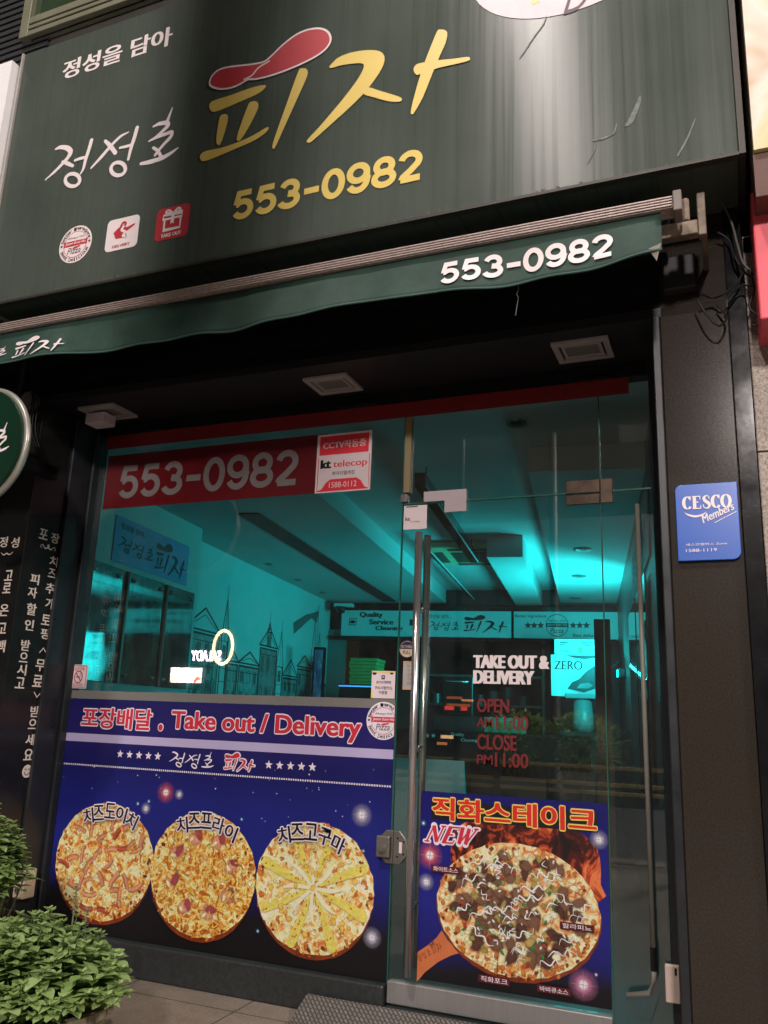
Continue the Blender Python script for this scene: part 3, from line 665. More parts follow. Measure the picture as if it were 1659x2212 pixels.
# mural: line drawing of an old town on the far left wall
mural = MB(); FM = inleft(UM); r_ = random.Random(5)
def mz(px, py): a = iu(px, py, UM); return a[1], a[2]
def ln(*p, w=.018): mural.stroke(list(p), w, FM, .002 + r_.random() * .001, 0, smooth=1)
def house(v0, v1, z0, z1, roof):
    mural.rect(v0 + .004, z0, v1 - .004, z1, FM, .0007 + r_.random() * .0002, r_.choice((2, 2, 3)))
    ln((v0, z0), (v0, z1), (v1, z1), (v1, z0)); ln((v0 - .03, z1 + .03), (v1 + .03, z1 + .03), w=.016); ln((v0, z1 - .06), (v1, z1 - .06), w=.007)
    if roof: ln((v0 - .03, z1 + .03), ((v0 + v1) / 2, z1 + .03 + roof), (v1 + .03, z1 + .03)); ln((v0 + .05, z1 + .05), ((v0 + v1) / 2, z1 + roof - .03), (v1 - .05, z1 + .05), w=.007)
    n = max(2, int((v1 - v0) / .14)); k = max(2, int((z1 - z0) / .24))
    for i in range(n):
        for j in range(k):
            a = v0 + (i + .28) * (v1 - v0) / n; c = z0 + (j + .25) * (z1 - z0) / k; ww = (v1 - v0) / n * .44; hh = (z1 - z0) / k * .5
            ln((a, c), (a, c + hh), (a + ww / 2, c + hh * 1.15), (a + ww, c + hh), (a + ww, c), (a, c), w=.007)
            if r_.random() < .6: mural.rect(a + .008, c + .01, a + ww - .008, c + hh, FM, .0012, 1)
        ln((v0 + i * (v1 - v0) / n, z1), (v0 + i * (v1 - v0) / n + .03, z1 - .06), w=.006)
    for _ in range(int((v1 - v0) * 60)):
        a = r_.uniform(v0, v1); c = r_.uniform(z0, z1 - .08); ln((a, c), (a + r_.uniform(-.05, .05), c - r_.uniform(.02, .1)), w=.006)
def tower(v, w, z0, z1, sp):
    ln((v - w, z0), (v - w, z1), (v + w, z1), (v + w, z0)); ln((v - w * 1.2, z1), (v, z1 + sp), (v + w * 1.2, z1)); ln((v, z1), (v, z1 + sp + .12), w=.006)
    for j in range(5): ln((v - w, z0 + (z1 - z0) * j / 5), (v + w, z0 + (z1 - z0) * j / 5), w=.006)
    mural.rect(v - w * .5, z1 - .16, v + w * .5, z1 - .04, FM, .0012, 1)
Z0 = 1.18
house(VN + .02, VN + .3, Z0, 1.92, .0); house(VN + .33, VN + 1.0, Z0, 1.82, .2); house(VN + .4, VN + .9, 1.3, 1.6, 0); tower(VN + 1.12, .07, Z0, 1.8, .4); house(VN + 1.22, VN + 1.46, Z0, 1.6, .1)
house(VN + 1.5, VN + 2.0, Z0, 1.6, .12); house(VN + 2.02, VN + 2.5, Z0, 1.82, .2); tower(VN + 2.25, .05, 1.85, 2.0, .1); tower(VN + 2.62, .09, Z0, 1.66, .4)
house(VN + 2.75, VN + 3.2, Z0, 1.55, .18); house(VN + 3.22, VN + 3.7, Z0, 1.68, .14); tower(VN + 3.78, .08, Z0, 1.85, .5); tower(VN + 3.98, .08, Z0, 1.75, .45); house(VN + 4.0, VN + 4.3, Z0, 1.5, .1)
# lamp post with a swallow-tailed banner in the drawing
b0 = mz(689, 1308); b1 = mz(686, 1400); ln((b0[0], b0[1]), (b0[0], Z0), w=.016)
pb_ = [mz(*p) for p in ((688, 1320), (684, 1345), (672, 1335), (634, 1370), (633, 1345), (660, 1328), (672, 1325))]
mural.poly(pb_, FM, .003, 1)
mural.build('mural_drawing', [pm('mural_line_ink', (.02, .03, .03, 1), .6), pm('mural_shade_ink', (.10, .13, .13, 1), .6), pm('mural_pale_shade', (.36, .37, .37, 1), .6, var=.2, vs=8), pm('mural_mid_shade', (.24, .25, .25, 1), .6, var=.25, vs=8)], shop)
# standing screen, counter, pizza boxes
va = 5.0
def vq(px, py, v): a = iv(px, py, v); return a[0], a[2]
a = vq(672, 1500, va); b2 = vq(702, 1398, va)
t = thing('menu_screen', inn((a[0] + b2[0]) / 2, va, 0), 'tall narrow dark screen standing in front of the mural', 'screen')
MB().ibox((a[0], va, .5), (b2[0], va + .06, b2[1])).build('screen_body', blackp, t, bevel=.006)
scr, st, sb = nodes('blue_screen_picture'); n1 = N(st, 'TexNoise', Scale=9, Detail=4, Distortion=1.5); r1 = ramp(st, [(.35, (.0, .01, .03)), (.55, (.01, .10, .22)), (.7, (.1, .4, .5))], n1.outputs[0])
st.links.new(r1.outputs[0], sb.inputs['Base Color']); st.links.new(r1.outputs[0], sb.inputs['Emission Color']); sb.inputs['Emission Strength'].default_value = .35
MB().ibox((a[0] + .02, va - .004, .55), (b2[0] - .02, va - .001, b2[1] - .03)).build('display', scr, t)
MB().ibox((a[0] + .03, va + .005, .012), (b2[0] - .03, va + .055, .499)).build('foot', blackp, t)
vc = 5.3; zc_ = vq(770, 1478, vc)[1]; uc0 = vq(733, 1478, vc)[0]; uc1 = vq(905, 1478, vc)[0]
t = thing('kitchen_counter', inn((uc0 + uc1) / 2, vc, .012), 'dark high counter with a blue edge light under the green pizza boxes', 'counter')
MB().ibox((uc0, vc, .012), (uc1, vc + .6, zc_ - .04)).build('cabinet', dark, t)
MB().ibox((uc0, vc - .02, zc_ - .038), (uc1, vc + .6, zc_)).build('countertop', blackp, t)
MB().ibox((uc0, vc - .026, zc_ - .03), (uc0 + .42, vc - .021, zc_ - .016)).build('edge_light', em('blue_edge_light', (.05, .35, 1), 1.6), t)
gb = pm('green_pizza_carton', (.16, .42, .12, 1), .7, var=.15)
bx0 = vq(753, 1470, vc + .1)[0]; bx1 = vq(812, 1470, vc + .1)[0]; bzt = vq(780, 1421, vc + .1)[1]; nb = 8
for i in range(nb):
    z0 = zc_ + .001 + i * (bzt - zc_) / nb; dz = (bzt - zc_) / nb * .92; o_ = r_.uniform(-.012, .012)
    lab = ['green pizza box at the bottom of the stack on the counter'] + ['green pizza box, number %s from the bottom of the stack on the counter' % w for w in ('two', 'three', 'four', 'five', 'six', 'seven')] + ['green pizza box on top of the stack on the counter']
    t = thing('pizza_box', inn((bx0 + bx1) / 2 + o_, vc + .3, z0), lab[i], 'box', 'stacked green pizza boxes')
    MB().ibox((bx0 + o_, vc + .1, z0), (bx1 + o_, vc + .5, z0 + dz * .78)).build('tray', gb, t, bevel=.003)
    MB().ibox((bx0 + o_ - .004, vc + .094, z0 + dz * .80), (bx1 + o_ + .004, vc + .5, z0 + dz)).build('lid', gb, t, bevel=.003)
# front service counter with lettering
vf = 4.4; f0 = vq(915, 1640, vf); f1 = vq(1002, 1640, vf)
t = thing('service_counter', inn((f0[0] + f1[0]) / 2, vf, .012), 'pale fronted low counter behind the door handles', 'counter')
MB().ibox((f0[0] - .5, vf, .012), (f1[0], vf + .5, f0[1])).build('cabinet', pm('pale_counter_front', (.35, .37, .36, 1), .5), t)
MB().ibox((f0[0] - .5, vf + .03, f0[1] + .002), (f1[0] + 1.2, vf + .6, f0[1] + .28)).build('display_case', pm('black_glass_case', (.01, .012, .012, 1), .08), t)
m = MB(); FF = inback(vf + .03)
for i in range(3):
    a = vq(910 + i * 13, 1589, vf + .03); m.star(a[0], a[1], .025, FF, .003, 0)
m.mark(); a = vq(974, 1591, vf + .03); m.text('Quality', a[0], a[1], a[0] + .13, a[1] + .04, FF, .003, 0); m.text('Cleaning', a[0] + .1, a[1] - .05, a[0] + .26, a[1] - .012, FF, .003, 0)
m.build('lettering', pm('pale_lettering', (.6, .65, .65, 1), .5), t)
# oven, its glowing bars standing in for orange street glints
vo = 5.6; o0 = vq(955, 1545, vo); o1 = vq(1022, 1462, vo)
t = thing('pizza_oven', inn((o0[0] + o1[0]) / 2, vo, o0[1]), 'dark steel pizza oven in the kitchen, with added orange bars imitating street glints', 'oven')
MB().ibox((o0[0], vo, o0[1]), (o1[0], vo + .5, o1[1])).build('oven_body', pm('dark_steel', (.05, .05, .05, 1), .3, .8), t, bevel=.01)
for k, e0, e1 in ((.42, .05, .12), (.24, .05, .03)): MB().ibox((o0[0] + e0, vo - .006, o0[1] + (o1[1] - o0[1]) * k), (o1[0] - e1, vo - .001, o0[1] + (o1[1] - o0[1]) * k + .028)).build('glint_bar', em('orange_glint', (1, .10, .03), .22), t)
MB().tube([inn(o0[0] + .04, vo - .05, o1[1] - .06), inn(o1[0] - .04, vo - .05, o1[1] - .06)], .01, 8).build('oven_handle', chrome, t, smooth=True)
MB().ibox((o0[0] - .1, vo, .012), (o1[0] + .1, vo + .5, o0[1] - .002)).build('stand', dark, t)
# poster, refrigerator and dispenser at the right
vp = 5.2; a = vq(1191, 1503, vp); b2 = vq(1290, 1416, vp)
t = thing('wall_poster', inn((a[0] + b2[0]) / 2, vp, a[1]), 'cyan lit poster with the word ZERO near the right wall', 'poster')
MB().ibox((a[0], vp, a[1]), (b2[0], vp + .04, b2[1])).build('sheet', pm('poster_sheet', (.62, .66, .66, 1), .4, var=.06), t)
m = MB(); FP = inback(vp); w_ = b2[0] - a[0]; h_ = b2[1] - a[1]
m.text('ZERO', a[0] + w_ * .07, a[1] + h_ * .64, a[0] + w_ * .68, a[1] + h_ * .86, FP, .003, 0, smear=.003)
m.poly([(a[0] + w_ * x, a[1] + h_ * y) for x, y in ((.35, .18), (.45, .34), (.6, .42), (.75, .6), (.9, .72), (.99, .78), (.99, .22), (.7, .1))], FP, .003, 1)
m.poly([(a[0] + w_ * x, a[1] + h_ * y) for x, y in ((.55, .2), (.62, .3), (.8, .34), (.9, .28), (.8, .2))], FP, .004, 2)
m.poly([(a[0] + w_ * x, a[1] + h_ * y) for x, y in ((.3, 1 - .01), (.55, .92), (.75, .9), (.99, .95), (.99, .99))], FP, .003, 1)
m.build('print', [ink, pm('dark_print', (.02, .035, .04, 1), .4), pm('mid_print', (.2, .3, .3, 1), .4)], t)
c0 = vq(1198, 1414, vp + .03); c1_ = vq(1291, 1382, vp + .03)
t = thing('notice_board', inn((c0[0] + c1_[0]) / 2, vp + .03, c0[1]), 'pale notice sheet with small print above the ZERO poster', 'notice')
MB().ibox((c0[0], vp + .03, c0[1]), (c1_[0], vp + .07, c1_[1])).build('sheet', pm('poster_sheet', (0, 0, 0, 1)), t)
m = MB(); FN = inback(vp + .03); w_ = c1_[0] - c0[0]; h_ = c1_[1] - c0[1]
for i, (x, y, l) in enumerate(((.12, .75, .2), (.12, .6, .14), (.62, .75, .25), (.12, .2, .25), (.68, .6, .15))): m.rect(c0[0] + w_ * x, c0[1] + h_ * y, c0[0] + w_ * (x + l), c0[1] + h_ * (y + .07), FN, .003, 0)
m.rect(c0[0] + w_ * .55, c0[1] + h_ * .12, c0[0] + w_ * .64, c0[1] + h_ * .5, FN, .003, 1)
m.build('print', [pm('dark_print', (0, 0, 0, 1)), pm('green_print', (.3, .6, .1, 1), .5)], t)
d0 = vq(1238, 1580, 4.9); d1 = vq(1290, 1500, 4.9); uc = (d0[0] + d1[0]) / 2 - .02; rr = (d1[0] - d0[0]) * .45
t = thing('drink_dispenser', inn(uc, 4.9, d0[1]), 'white round drink dispenser standing below the ZERO poster', 'dispenser')
MB().lathe(inn(uc, 4.9, d0[1]), [(.001, 0), (rr * 1.05, 0), (rr * .95, .1), (rr * .8, d1[1] - d0[1] - .06), (.001, d1[1] - d0[1] - .055)], 24).build('tank', pm('white_plastic', (.2, .21, .2, 1), .4), t, smooth=True)
MB().ibox((uc - rr * 1.6, 4.8, d1[1] - .05), (uc + rr * 1.4, 5.0, d1[1] + .0)).build('lid', pm('pale_lid', (.25, .26, .26, 1), .4), t, bevel=.01)
MB().ibox((uc - rr * 2, 4.6, .012), (uc + rr * 2, 5.15, d0[1] - .002)).build('stand', dark, t)
k0 = vq(1046, 1592, 5.0); k1 = vq(1136, 1552, 5.0)
t = thing('price_board', inn((k0[0] + k1[0]) / 2, 5.0, k0[1]), 'dim green price board with four bottle pictures on the far counter', 'board')
MB().ibox((k0[0], 5.0, k0[1]), (k1[0], 5.03, k1[1])).build('panel', pm('dim_green_panel', (.10, .16, .12, 1), .5), t)
m = MB(); w_ = k1[0] - k0[0]; h_ = k1[1] - k0[1]
for i in range(4): m.rect(k0[0] + w_ * (.12 + .23 * i), k0[1] + h_ * .15, k0[0] + w_ * (.2 + .23 * i), k0[1] + h_ * .8, inback(5.0), .003, 0); m.disc(k0[0] + w_ * (.16 + .23 * i), k0[1] + h_ * .55, w_ * .06, h_ * .2, inback(5.0), .0035, 0)
m.build('print', pm('olive_print', (.10, .12, .02, 1), .5), t)
MB().ibox((k0[0] - .15, 4.98, .012), (k1[0] + .2, 5.4, k0[1] - .002)).build('price_board_counter', dark, None, label='low dark counter under the dim price board at the back', cat='counter')
# small security camera at the end of the left sign
a = iz(736, 1312, 2.45); b2 = vq(736, 1316, 6.3)
t = thing('security_camera', inn(b2[0], 6.3, b2[1]), 'small dome security camera left of the kitchen signs', 'camera')
MB().lathe(inn(b2[0], 6.3, b2[1]), [(.001, -.06), (.05, -.045), (.065, 0), (.065, .03), (.001, .03)], 16).build('dome', pm('dark_lens', (0, 0, 0, 1)), t, smooth=True)
MB().ibox((b2[0] - .08, 6.25, b2[1] + .031), (b2[0] + .16, 6.36, b2[1] + .07)).build('bracket', board, t)
# right wall: mirrors and a banner near the door
FRt = inright(UR)
t = thing('wall_mirror', inn(UR, 2, 1.0), 'dark mirror panel on the right interior wall beside the entrance', 'mirror', 'frameless mirrors on standoffs')
for v0, v1 in ((.95, 1.98), (2.0, 3.05)):
    MB().ibox((UR - .03, v0, .75), (UR - .018, v1, 2.02)).build('glass_panel', pm('dark_mirror', (.3, .36, .36, 1), .04, .9, var=.3, vs=6), t)
MB().ibox((UR - .034, 1.982, .75), (UR - .016, 1.998, 2.02)).build('edge_strip', blackp, t)
t = thing('wall_banner', inn(UR, 1.8, 2.1), 'grey banner with faint dark lettering high on the right interior wall', 'banner')
MB().ibox((UR - .012, .75, 2.08), (UR - .004, 2.7, 2.5)).build('sheet', pm('grey_banner_sheet', (.3, .31, .33, 1), .5), t)
m = MB(); m.text('정성호 피자', 2.5, 2.18, 1.0, 2.4, FRt, .014, 0, bold=.02); m.build('lettering', ink, t)

# shelf with pans in the dark kitchen
t = thing('kitchen_shelf', inn(1.1, VB + .5, 1.3), 'dim steel kitchen shelf with upright trays behind the service counter', 'shelf')
for z in (1.35, 1.72): MB().ibox((.55, VB + .5, z), (2.1, VB + .8, z + .03)).build('shelf_board', pm('dull_steel', (.25, .26, .26, 1), .35, .7), t)
for u in (.56, 2.06): MB().ibox((u, VB + .5, .012), (u + .035, VB + .8, 2.1)).build('shelf_post', pm('dull_steel', (0, 0, 0, 1)), t)
for i in range(7):
    u = .68 + i * .19; k = thing('steel_container', inn(u, VB + .62, 1.381), 'round steel container on the dim kitchen shelf', 'container', 'steel containers on the kitchen shelf')
    h_ = .12 + .05 * (i % 3); MB().lathe(inn(u, VB + .62, 1.381), [(.001, 0), (.06, 0), (.065, h_), (.05, h_ + .005), (.001, h_ + .006)], 16).build('container_body', pm('dull_steel', (0, 0, 0, 1)), k, smooth=False)
    MB().lathe(inn(u, VB + .62, 1.381 + h_ + .007), [(.001, .02), (.012, .02), (.014, 0)], 10).build('knob', blackp, k)
# ---------------------------------------------------------------- shop sign over the entrance
FS = front(SY)
SX0, SX1, SZ0, SZ1 = -2.03, 1.508, 3.108, 4.63
sg, t, b = nodes('green_brushed_sign_film'); tc = N(t, 'TexCoord')
mp = N(t, 'Mapping'); mp.inputs['Scale'].default_value = (26, 1, .35); t.links.new(tc.outputs['Object'], mp.inputs[0])
n1 = N(t, 'TexNoise', Scale=1, Detail=6, Roughness=.6); t.links.new(mp.outputs[0], n1.inputs[0])
n2 = N(t, 'TexNoise', Scale=2.2, Detail=5); t.links.new(tc.outputs['Object'], n2.inputs[0])
r1 = ramp(t, [(.3, (.054, .070, .058)), (.7, (.074, .090, .076))], n2.outputs[0]); rs = ramp(t, [(.36, (.74, .74, .70)), (.5, (1, 1, 1)), (.7, (1.0, 1.0, .98))], n1.outputs[0]); ms_ = N(t, 'Mix', data_type='RGBA', blend_type='MULTIPLY'); ms_.inputs[0].default_value = .25
t.links.new(r1.outputs[0], ms_.inputs[6]); t.links.new(rs.outputs[0], ms_.inputs[7]); t.links.new(ms_.outputs[2], b.inputs['Base Color'])
mr = N(t, 'MapRange'); mr.inputs[1].default_value = .35; mr.inputs[2].default_value = .65; mr.inputs[3].default_value = .26; mr.inputs[4].default_value = .36
t.links.new(n1.outputs[0], mr.inputs[0]); t.links.new(mr.outputs[0], b.inputs['Roughness'])
mr2 = N(t, 'MapRange'); mr2.inputs[1].default_value = .35; mr2.inputs[2].default_value = .65; mr2.inputs[3].default_value = .18; mr2.inputs[4].default_value = .42
t.links.new(n1.outputs[0], mr2.inputs[0]); t.links.new(mr2.outputs[0], b.inputs['Specular IOR Level'])
b.inputs['Anisotropic'].default_value = .93
tg = N(t, 'Tangent', direction_type='RADIAL', axis='Z'); t.links.new(tg.outputs[0], b.inputs['Tangent'])
b.inputs['Anisotropic Rotation'].default_value = 0.25
sign = thing('shop_sign', ((SX0 + SX1) / 2, SY + .2, SZ0), 'big dark green sign box with yellow and white Korean lettering and a red spoon', 'sign')
MB().box((SX0, SY, SZ0), (SX1, -.36, SZ1)).build('sign_box', sg, sign, bevel=.004)
MB().box((SX1 + .001, SY - .012, SZ0 - .012), (SX1 + .022, -.36, SZ1)).box((SX0 - .012, SY - .012, SZ0 - .014), (SX1 + .0, SY + .02, SZ0 - .002)).build('sign_trim', pm('worn_dark_trim', C(70, 66, 60, .8), .4, .3), sign)
MB().box((SX0 - .014, SY - .01, SZ0 - .012), (SX0 - .002, -.36, SZ1)).build('sign_trim', pm('pale_trim', C(170, 165, 160, .9), .4), sign)
yel = pm('yellow_sign_film', C(202, 178, 92, 1.15), .4, var=.05, vs=4); wht = pm('white_sign_film', C(216, 205, 205, 1.15), .4, var=.05, vs=4)
redf = pm('red_sign_film', C(168, 52, 60, 1.2), .4, var=.06, vs=4)
O = .002
m = MB(); logo_name(m, NB, FS, O, 0, 1.2)
a = P2(134, 174, SY); b2 = P2(374, 56, SY); m.text('정성을 담아', a[0], a[1], b2[0], b2[1], FS, O, 0, bold=.01, smear=.004)
m.build('lettering', wht, sign)
m = MB(); logo_pizza(m, PB, FS, O, 0, 1, 2); m.build('logo_lettering', [yel, redf, wht], sign)
m = MB(); x0, z0, x1, z1 = box2((500, 478), (916, 320), SY); phone(m, x0, z0, x1, z1, FS, O); m.build('phone_number', yel, sign)
bad = [wht, redf, pm('brown_ink', C(80, 55, 55, 1), .5)]
a = P2(163.5, 528, SY); r = .5 * (P2(198, 520, SY)[0] - P2(128, 535, SY)[0]); m = MB(); badge(m, a[0], a[1], r, FS, O, 0, 1, 2); m.build('round_emblem', bad, sign)
def rr(x0, z0, x1, z1, r): return [p for cx, cz, a0 in ((x1 - r, z1 - r, 0), (x0 + r, z1 - r, 90), (x0 + r, z0 + r, 180), (x1 - r, z0 + r, 270)) for p in arc(cx, cz, r, r, a0, a0 + 90, 6)]
x0, z0, x1, z1 = box2((225.5, 547), (304, 462), SY); m = MB(); m.poly(rr(x0, z0, x1, z1, .025), FS, O, 0); w = x1 - x0; hh = z1 - z0
U = lambda x, y: (x0 + w * x, z0 + hh * y)
m.poly([U(*p) for p in ((.30, .38), (.36, .36), (.66, .36), (.60, .52), (.88, .70), (.86, .74), (.62, .66), (.5, .74), (.36, .70), (.22, .56), (.26, .5))], FS, O + .001, 1)
m.stroke([U(.44, .74), U(.5, .84), U(.58, .8), U(.55, .72)], .012, FS, O + .001, 1); m.stroke([U(.52, .7), U(.48, .6), U(.6, .52), U(.54, .42), U(.6, .38)], .014, FS, O + .002, 0)
m.text('DELVERY', *U(.24, .09), *U(.78, .17), FS, O + .001, 1, smear=.001)
m.build('delivery_icon', [wht, redf], sign)
x0, z0, x1, z1 = box2((333, 524), (413, 437), SY); m = MB(); m.poly(rr(x0, z0, x1, z1, .025), FS, O, 1); w = x1 - x0; hh = z1 - z0
m.stroke([U(.26, .62), U(.26, .3), U(.74, .3), U(.74, .62)], .011, FS, O + .001, 0, smooth=1); m.stroke([U(.22, .63), U(.78, .63), U(.78, .76), U(.22, .76), U(.22, .63)], .011, FS, O + .0015, 0, smooth=1)
m.poly([U(*p) for p in ((.45, .76), (.55, .76), (.55, .44), (.5, .49), (.45, .44))], FS, O + .002, 0)
m.stroke([U(.5, .77), U(.36, .9), U(.28, .84), U(.5, .77)], .010, FS, O + .002, 0, smooth=4); m.stroke([U(.5, .77), U(.64, .9), U(.72, .84), U(.5, .77)], .010, FS, O + .0026, 0, smooth=4)
m.text('TAKE OUT', *U(.2, .08), *U(.8, .19), FS, O + .001, 0, smear=.0015)
m.build('take_out_icon', [wht, redf], sign)
# round emblem cut by the top of the frame
ec = P2(1235, -100, SY); m = MB(); eb = P2(1210, 33, SY); re = ec[1] - eb[1]
rx_ = .5 * (P2(1372, 0, SY)[0] - P2(1100, 0, SY)[0]) / math.sqrt(max(.05, 1 - ((ec[1] - P2(1235, 0, SY)[1]) / re) ** 2))
zc2 = ec[1]; xc2 = .5 * (P2(1372, 0, SY)[0] + P2(1100, 0, SY)[0])
m.disc(xc2, zc2, rx_, re, FS, O, 0, 60, clip=SX1 - .01)
a = P2(1228, 30, SY); m.text('D', a[0], a[1] + .0, a[0] + .085, a[1] + .14, FS, O + .001, 1, shear=.3); m.text('e', a[0] + .125, a[1] + .03, a[0] + .20, a[1] + .115, FS, O + .001, 1, shear=.3)
m.poly([P2(*p, SY) for p in ((1145, -40), (1158, -40), (1165, 5), (1150, 12))], FS, O + .001, 2)
m.build('round_emblem', [pm('greyish_white_emblem', C(198, 188, 194, .95), .4), bad[2], yel], sign)
# scrapes and grime on the sign
m = MB()
c2_ = lambda x, y: P2(829.5 + .5 * x, .5 * y, SY)
for pts, wd in ((((702, 70), (690, 105), (650, 160), (600, 235), (584, 254)), .006), (((1108, 420), (1090, 470), (1065, 525), (1050, 540)), .02), (((1006, 535), (992, 575), (950, 598), (905, 608)), .008), (((918, 610), (910, 650), (880, 705)), .004), (((1345, 515), (1310, 600), (1270, 672)), .008)):
    m.stroke([(*c2_(*p), wd * k) for p, k in zip(pts, (.5, 1, 1.1, .8, .4))], 0, FS, O, 0, smooth=4)
m.build('scrape_marks', pm('scraped_film', C(118, 126, 120, .65), .6, var=.6, vs=60), sign)
m = MB()
for i in range(70):
    x = rng.uniform(SX0 + .05, SX1 - .05); hh = rng.uniform(.006, .028); m.stroke([(x, SZ0 + .006, rng.uniform(.004, .02)), (x + rng.uniform(-.01, .01), SZ0 + hh, .002)], 0, FS, .001 + i * 1e-5, 0, smooth=1, cap=False)
tag(m.build('grime', pm('dry_grime', (.085, .083, .07, 1), .8, var=.4, vs=80), sign), kind='stuff')
# ---------------------------------------------------------------- awning, folded
AY = -.80; FA = front(AY)
aw = thing('awning', (0, -.7, 2.7), 'dark green folded awning with a white phone number on its hanging front flap', 'awning')
fab, t, b = nodes('green_awning_cloth'); b.inputs['Roughness'].default_value = .7
tc = N(t, 'TexCoord'); n1 = N(t, 'TexNoise', Scale=5, Detail=9, Roughness=.75); t.links.new(tc.outputs['Object'], n1.inputs[0]); r1 = ramp(t, [(.28, C(24, 48, 40, .95)), (.55, C(38, 68, 58, .95)), (.75, C(54, 80, 70, .95))], n1.outputs[0]); t.links.new(r1.outputs[0], b.inputs['Base Color'])
n2 = N(t, 'TexNoise', Scale=900, Detail=1); t.links.new(tc.outputs['Object'], n2.inputs[0]); bp = N(t, 'Bump', Strength=.15, Distance=.002); t.links.new(n2.outputs[0], bp.inputs['Height']); t.links.new(bp.outputs[0], b.inputs['Normal'])
BX1 = 1.286; zb0, zb1 = 2.892, 2.938
bar = MB()
bar.box((-3.0, AY - .03, zb0), (BX1, AY + .04, zb1))
for i in range(4): bar.box((-3.0, AY - .037, zb0 + .004 + i * .0105), (BX1 - .001, AY - .0305, zb0 + .010 + i * .0105))
barm = pm('dirty_white_aluminium', C(168, 152, 146, 1.0), .4, .25, var=.45, vs=14, stretch=(4, 4, 20))
bar = bar.build('front_bar', barm, aw, bevel=.001)
MB().box((BX1 + .001, AY - .042, zb0 - .02), (BX1 + .03, AY + .045, zb1 + .012)).build('end_cap', pm('grey_plastic_cap', C(110, 102, 95, 1), .5), bar, bevel=.004)
nx, nz = 150, 8; x0, x1 = -3.0, 1.245; V_ = []; rg = random.Random(3)
ph = [rg.uniform(0, 6) for _ in range(6)]
def hem(x): return 2.712 + .008 * math.sin(x * 3.1 + 1) + .006 * math.sin(x * 7.3 + .5) + .004 * math.sin(x * 17) + (.03 * max(0, (x - .9) / .35) ** 2)
def bil(x, k): return k * (.012 * math.sin(x * 4.2 + ph[0]) + .008 * math.sin(x * 9.7 + ph[1]) + .005 * math.sin(x * 21 + ph[2])) + .02 * k * k
def vz(x, k): return zb0 - .001 + (hem(x) - zb0) * k
m = MB(); vs = [Vector((x0 + (x1 - x0) * i / nx, AY - .012 - bil(x0 + (x1 - x0) * i / nx, j / nz), vz(x0 + (x1 - x0) * i / nx, j / nz))) for j in range(nz + 1) for i in range(nx + 1)]
fs = [(j * (nx + 1) + i, j * (nx + 1) + i + 1, (j + 1) * (nx + 1) + i + 1, (j + 1) * (nx + 1) + i) for j in range(nz) for i in range(nx)]
m.add(vs, fs)
val = m.build('hanging_flap', fab, aw, smooth=True); so_ = val.modifiers.new('thickness', 'SOLIDIFY'); so_.thickness = .003; so_.offset = 1
hm = MB(); hm.tube([(x0 + (x1 - x0) * i / nx, AY - .012 - bil(x0 + (x1 - x0) * i / nx, 1), hem(x0 + (x1 - x0) * i / nx)) for i in range(nx + 1)], .0045, 6)
hm.build('hem', pm('green_hem', C(58, 92, 84, 1), .7), val, smooth=True)
MB().add([(1.20, AY - .04, hem(1.20) + .012), (1.244, AY - .045, hem(1.244) + .02), (1.226, AY - .03, hem(1.22) - .035)], [(0, 1, 2)]).build('turned_corner', pm('grey_lining', C(150, 140, 130, 1), .7), val)
def FV(a, b, o=0): k = (b - zb0) / (hem(a) - zb0); return Vector((a, AY - .0135 - bil(a, k) - .0035 - o, b))
x0_, z0_, x1_, z1_ = box2((951, 618.5), (1326, 503), AY - .02)
m = MB(); phone(m, x0_, z0_, x1_, z1_, FV, .001, 0, .17); m.build('phone_number', wht, val)
m = MB(); q3 = lambda x, y: P2(.5 * x, 384 + .5 * y, AY - .02)
a = q3(-150, 800); b2 = q3(38, 725); logo_name(m, (*a, *b2), FV, .001, 0, 1.1); a = q3(58, 792); b2 = q3(298, 662); logo_pizza(m, (*a, *b2), FV, .001, 0, 0); m.build('lettering', wht, val)
MB().tube([(-3.0, AY + .16, 2.99), (BX1 - .02, AY + .16, 2.99)], .055, 16).build('cloth_roll', fab, aw, smooth=True)
m = MB(); m.add([(-3, AY - .025, zb1 + .002), (BX1 - .01, AY - .025, zb1 + .002), (BX1 - .01, AY + .14, 3.035), (-3, AY + .14, 3.035)], [(0, 1, 2, 3)]); m.build('top_cloth', fab, aw)
# arm and bracket at the right end
rust = pm('stained_grey_metal', C(112, 98, 84, .9), .55, .3, var=.5, vs=18)
a = atY(1511, 415, AY + .1); b2 = atY(1522, 505, AY + .1)
MB().box((a.x - .012, AY + .10, b2.z), (a.x + .016, AY + .14, a.z)).box((BX1 - .08, AY + .085, b2.z - .0), (a.x - .0125, AY + .125, b2.z + .055)).tube([(a.x - .05, AY + .1, a.z - .02), (a.x - .05, AY + .1, b2.z + .06)], .014, 10).box((a.x - .004, AY + .142, b2.z + .02), (a.x + .016, -.37, b2.z + .04)).build('arm_bracket', rust, aw, bevel=.004)
MB().tube([(x_, AY + .02, z_) for x_, z_ in ((.733, 2.72), (.736, 2.70), (.728, 2.685), (.735, 2.67), (.73, 2.64), (.724, 2.60))], .0015, 6).build('loose_thread', pm('grey_thread', (.12, .12, .12, 1), .7), aw)
